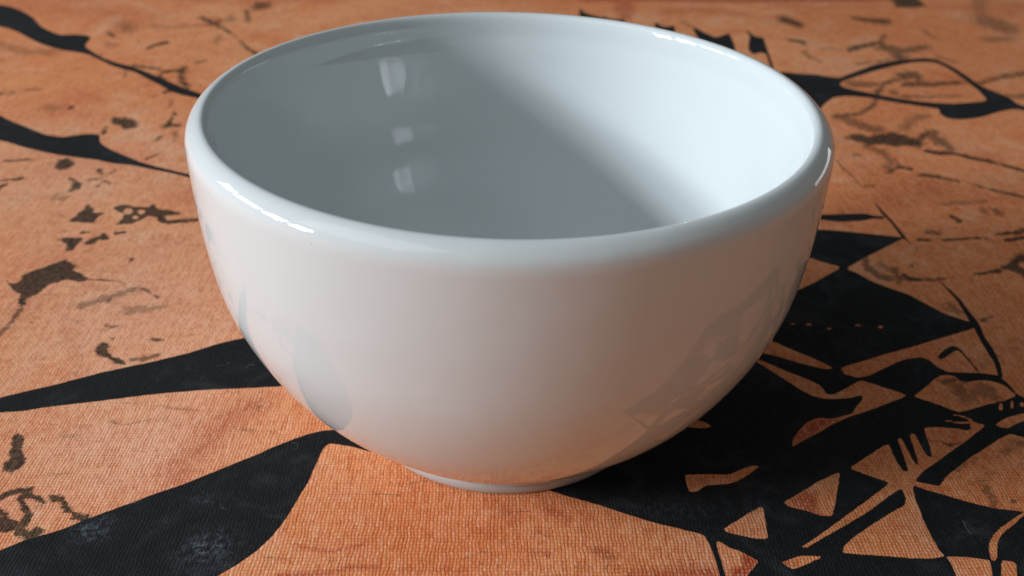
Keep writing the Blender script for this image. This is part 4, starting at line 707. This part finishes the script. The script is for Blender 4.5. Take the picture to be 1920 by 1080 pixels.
def lathe(name, prof, seg=224):
    prof = np.array(prof)
    a = np.linspace(0, 2 * math.pi, seg, endpoint=False)
    verts, faces = [], []
    rings = []
    for r, z in prof:
        if r < 1e-6:
            rings.append([len(verts)])
            verts.append((0, 0, z * CM))
        else:
            rings.append(list(range(len(verts), len(verts) + seg)))
            # hand-finished, so not perfectly true
            verts += [(r * w * math.cos(t) * CM, r * w * math.sin(t) * CM, (z + .0016 * z * math.sin(2 * t + 1.0)) * CM)
                      for t, w in ((t, 1 + .0010 * math.sin(2 * t + .5) + .0008 * math.sin(3 * t + 1.2) + .0004 * math.sin(7 * t)) for t in a)]
    for A, B in zip(rings[:-1], rings[1:]):
        for i in range(seg):
            j = (i + 1) % seg
            if len(A) == 1:
                faces.append((A[0], B[j], B[i]))
            elif len(B) == 1:
                faces.append((A[i], A[j], B[0]))
            else:
                faces.append((A[i], A[j], B[j], B[i]))
    me = bpy.data.meshes.new(name)
    me.from_pydata(verts, [], faces)
    me.polygons.foreach_set('use_smooth', [True] * len(faces))
    me.update()
    return me


outer = [(3.87, .30), (3.96, .40), (4.12, .58), (4.80, 1.27), (5.66, 2.29), (6.31, 3.40), (6.77, 4.67), (6.95, 5.94), (7.0, 7.0), (7.005, 7.7)]
rim = [(7.005, 7.88), (7.0, 8.04), (6.975, 8.18), (6.925, 8.285), (6.85, 8.37), (6.76, 8.44), (6.66, 8.48), (6.57, 8.465), (6.50, 8.39), (6.455, 8.25), (6.43, 8.08)]
inner = [(6.40, 7.85), (6.315, 7.5), (6.228, 7.0), (6.139, 6.5), (6.055, 6.0), (5.975, 5.5), (5.899, 5.0), (5.805, 4.5), (5.673, 4.0), (5.516, 3.5), (5.347, 3.0), (5.14, 2.5), (4.87, 2.0), (4.52, 1.58), (4.0, 1.24), (3.2, 1.02), (2.2, .92), (1.1, .895), (0, .89)]
profile = [(0, .32), (2.0, .31), (3.4, .30)] + catmull(outer + rim + inner, 6)
bowl = bpy.data.objects.new('bowl', None)
bowl.empty_display_size = .02
COL.objects.link(bowl)
bowl.location = (0, 0, -.0001)
bowl['label'] = 'white glazed porcelain bowl with thick rounded rim standing on the tablecloth'
bowl['category'] = 'bowl'
glaze = glaze_material()
body = link_obj('body', lathe('body', profile), glaze, bowl)
foot = [(3.30, .315), (3.36, .10), (3.44, .02), (3.55, 0), (3.74, 0), (3.82, .012), (3.865, .05), (3.895, .12), (3.905, .20), (3.90, .27), (3.88, .33), (3.80, .345), (3.30, .345)]
foot_ring = link_obj('foot_ring', lathe('foot_ring', foot), plain_material('unglazed_biscuit_foot', (.50, .48, .46), .55), bowl)

# ------------------------------------------------------------------ stray lint lying on the dark print
def lint_mesh():
    rng = np.random.default_rng(5)
    spots = [(-7.78, 1.19), (-7.2, .9), (-6.4, -4.4), (-5.3, -2.4), (-8.8, -4.3), (10.6, -4.6), (-5.9, .9)]
    verts, faces = [], []
    for sx, sy in spots:
        n = 12
        a = rng.uniform(0, 6.28)
        L = rng.uniform(.2, .5)
        rad = rng.uniform(.0012, .0022)
        p = np.array([sx, sy])
        bend = rng.uniform(-.35, .35)
        pts = []
        for i in range(n):
            pts.append((p[0], p[1], .012 + .02 * abs(math.sin(i * .5 + sx)) + .006))
            a += bend + rng.uniform(-.25, .25)
            p = p + np.array([math.cos(a), math.sin(a)]) * L / n
        base = len(verts)
        for i, q in enumerate(pts):
            d = np.array(pts[min(i + 1, n - 1)]) - np.array(pts[max(i - 1, 0)])
            d /= np.linalg.norm(d) + 1e-9
            s1 = np.cross(d, (0, 0, 1.0))
            s1 /= np.linalg.norm(s1) + 1e-9
            s2 = np.cross(s1, d)
            for t in (0, 2.094, 4.189):
                w = np.array(q) + rad * (math.cos(t) * s1 + math.sin(t) * s2)
                verts.append(tuple(w * CM))
        for i in range(n - 1):
            for t in range(3):
                u0, u1 = base + i * 3 + t, base + i * 3 + (t + 1) % 3
                faces.append((u0, u1, u1 + 3, u0 + 3))
    me = bpy.data.meshes.new('lint_fibres')
    me.from_pydata(verts, [], faces)
    me.update()
    return me


lint = link_obj('lint_fibres', lint_mesh(), plain_material('pale_cotton_lint', (.45, .46, .48), .9), cloth)
lint['kind'] = 'stuff'
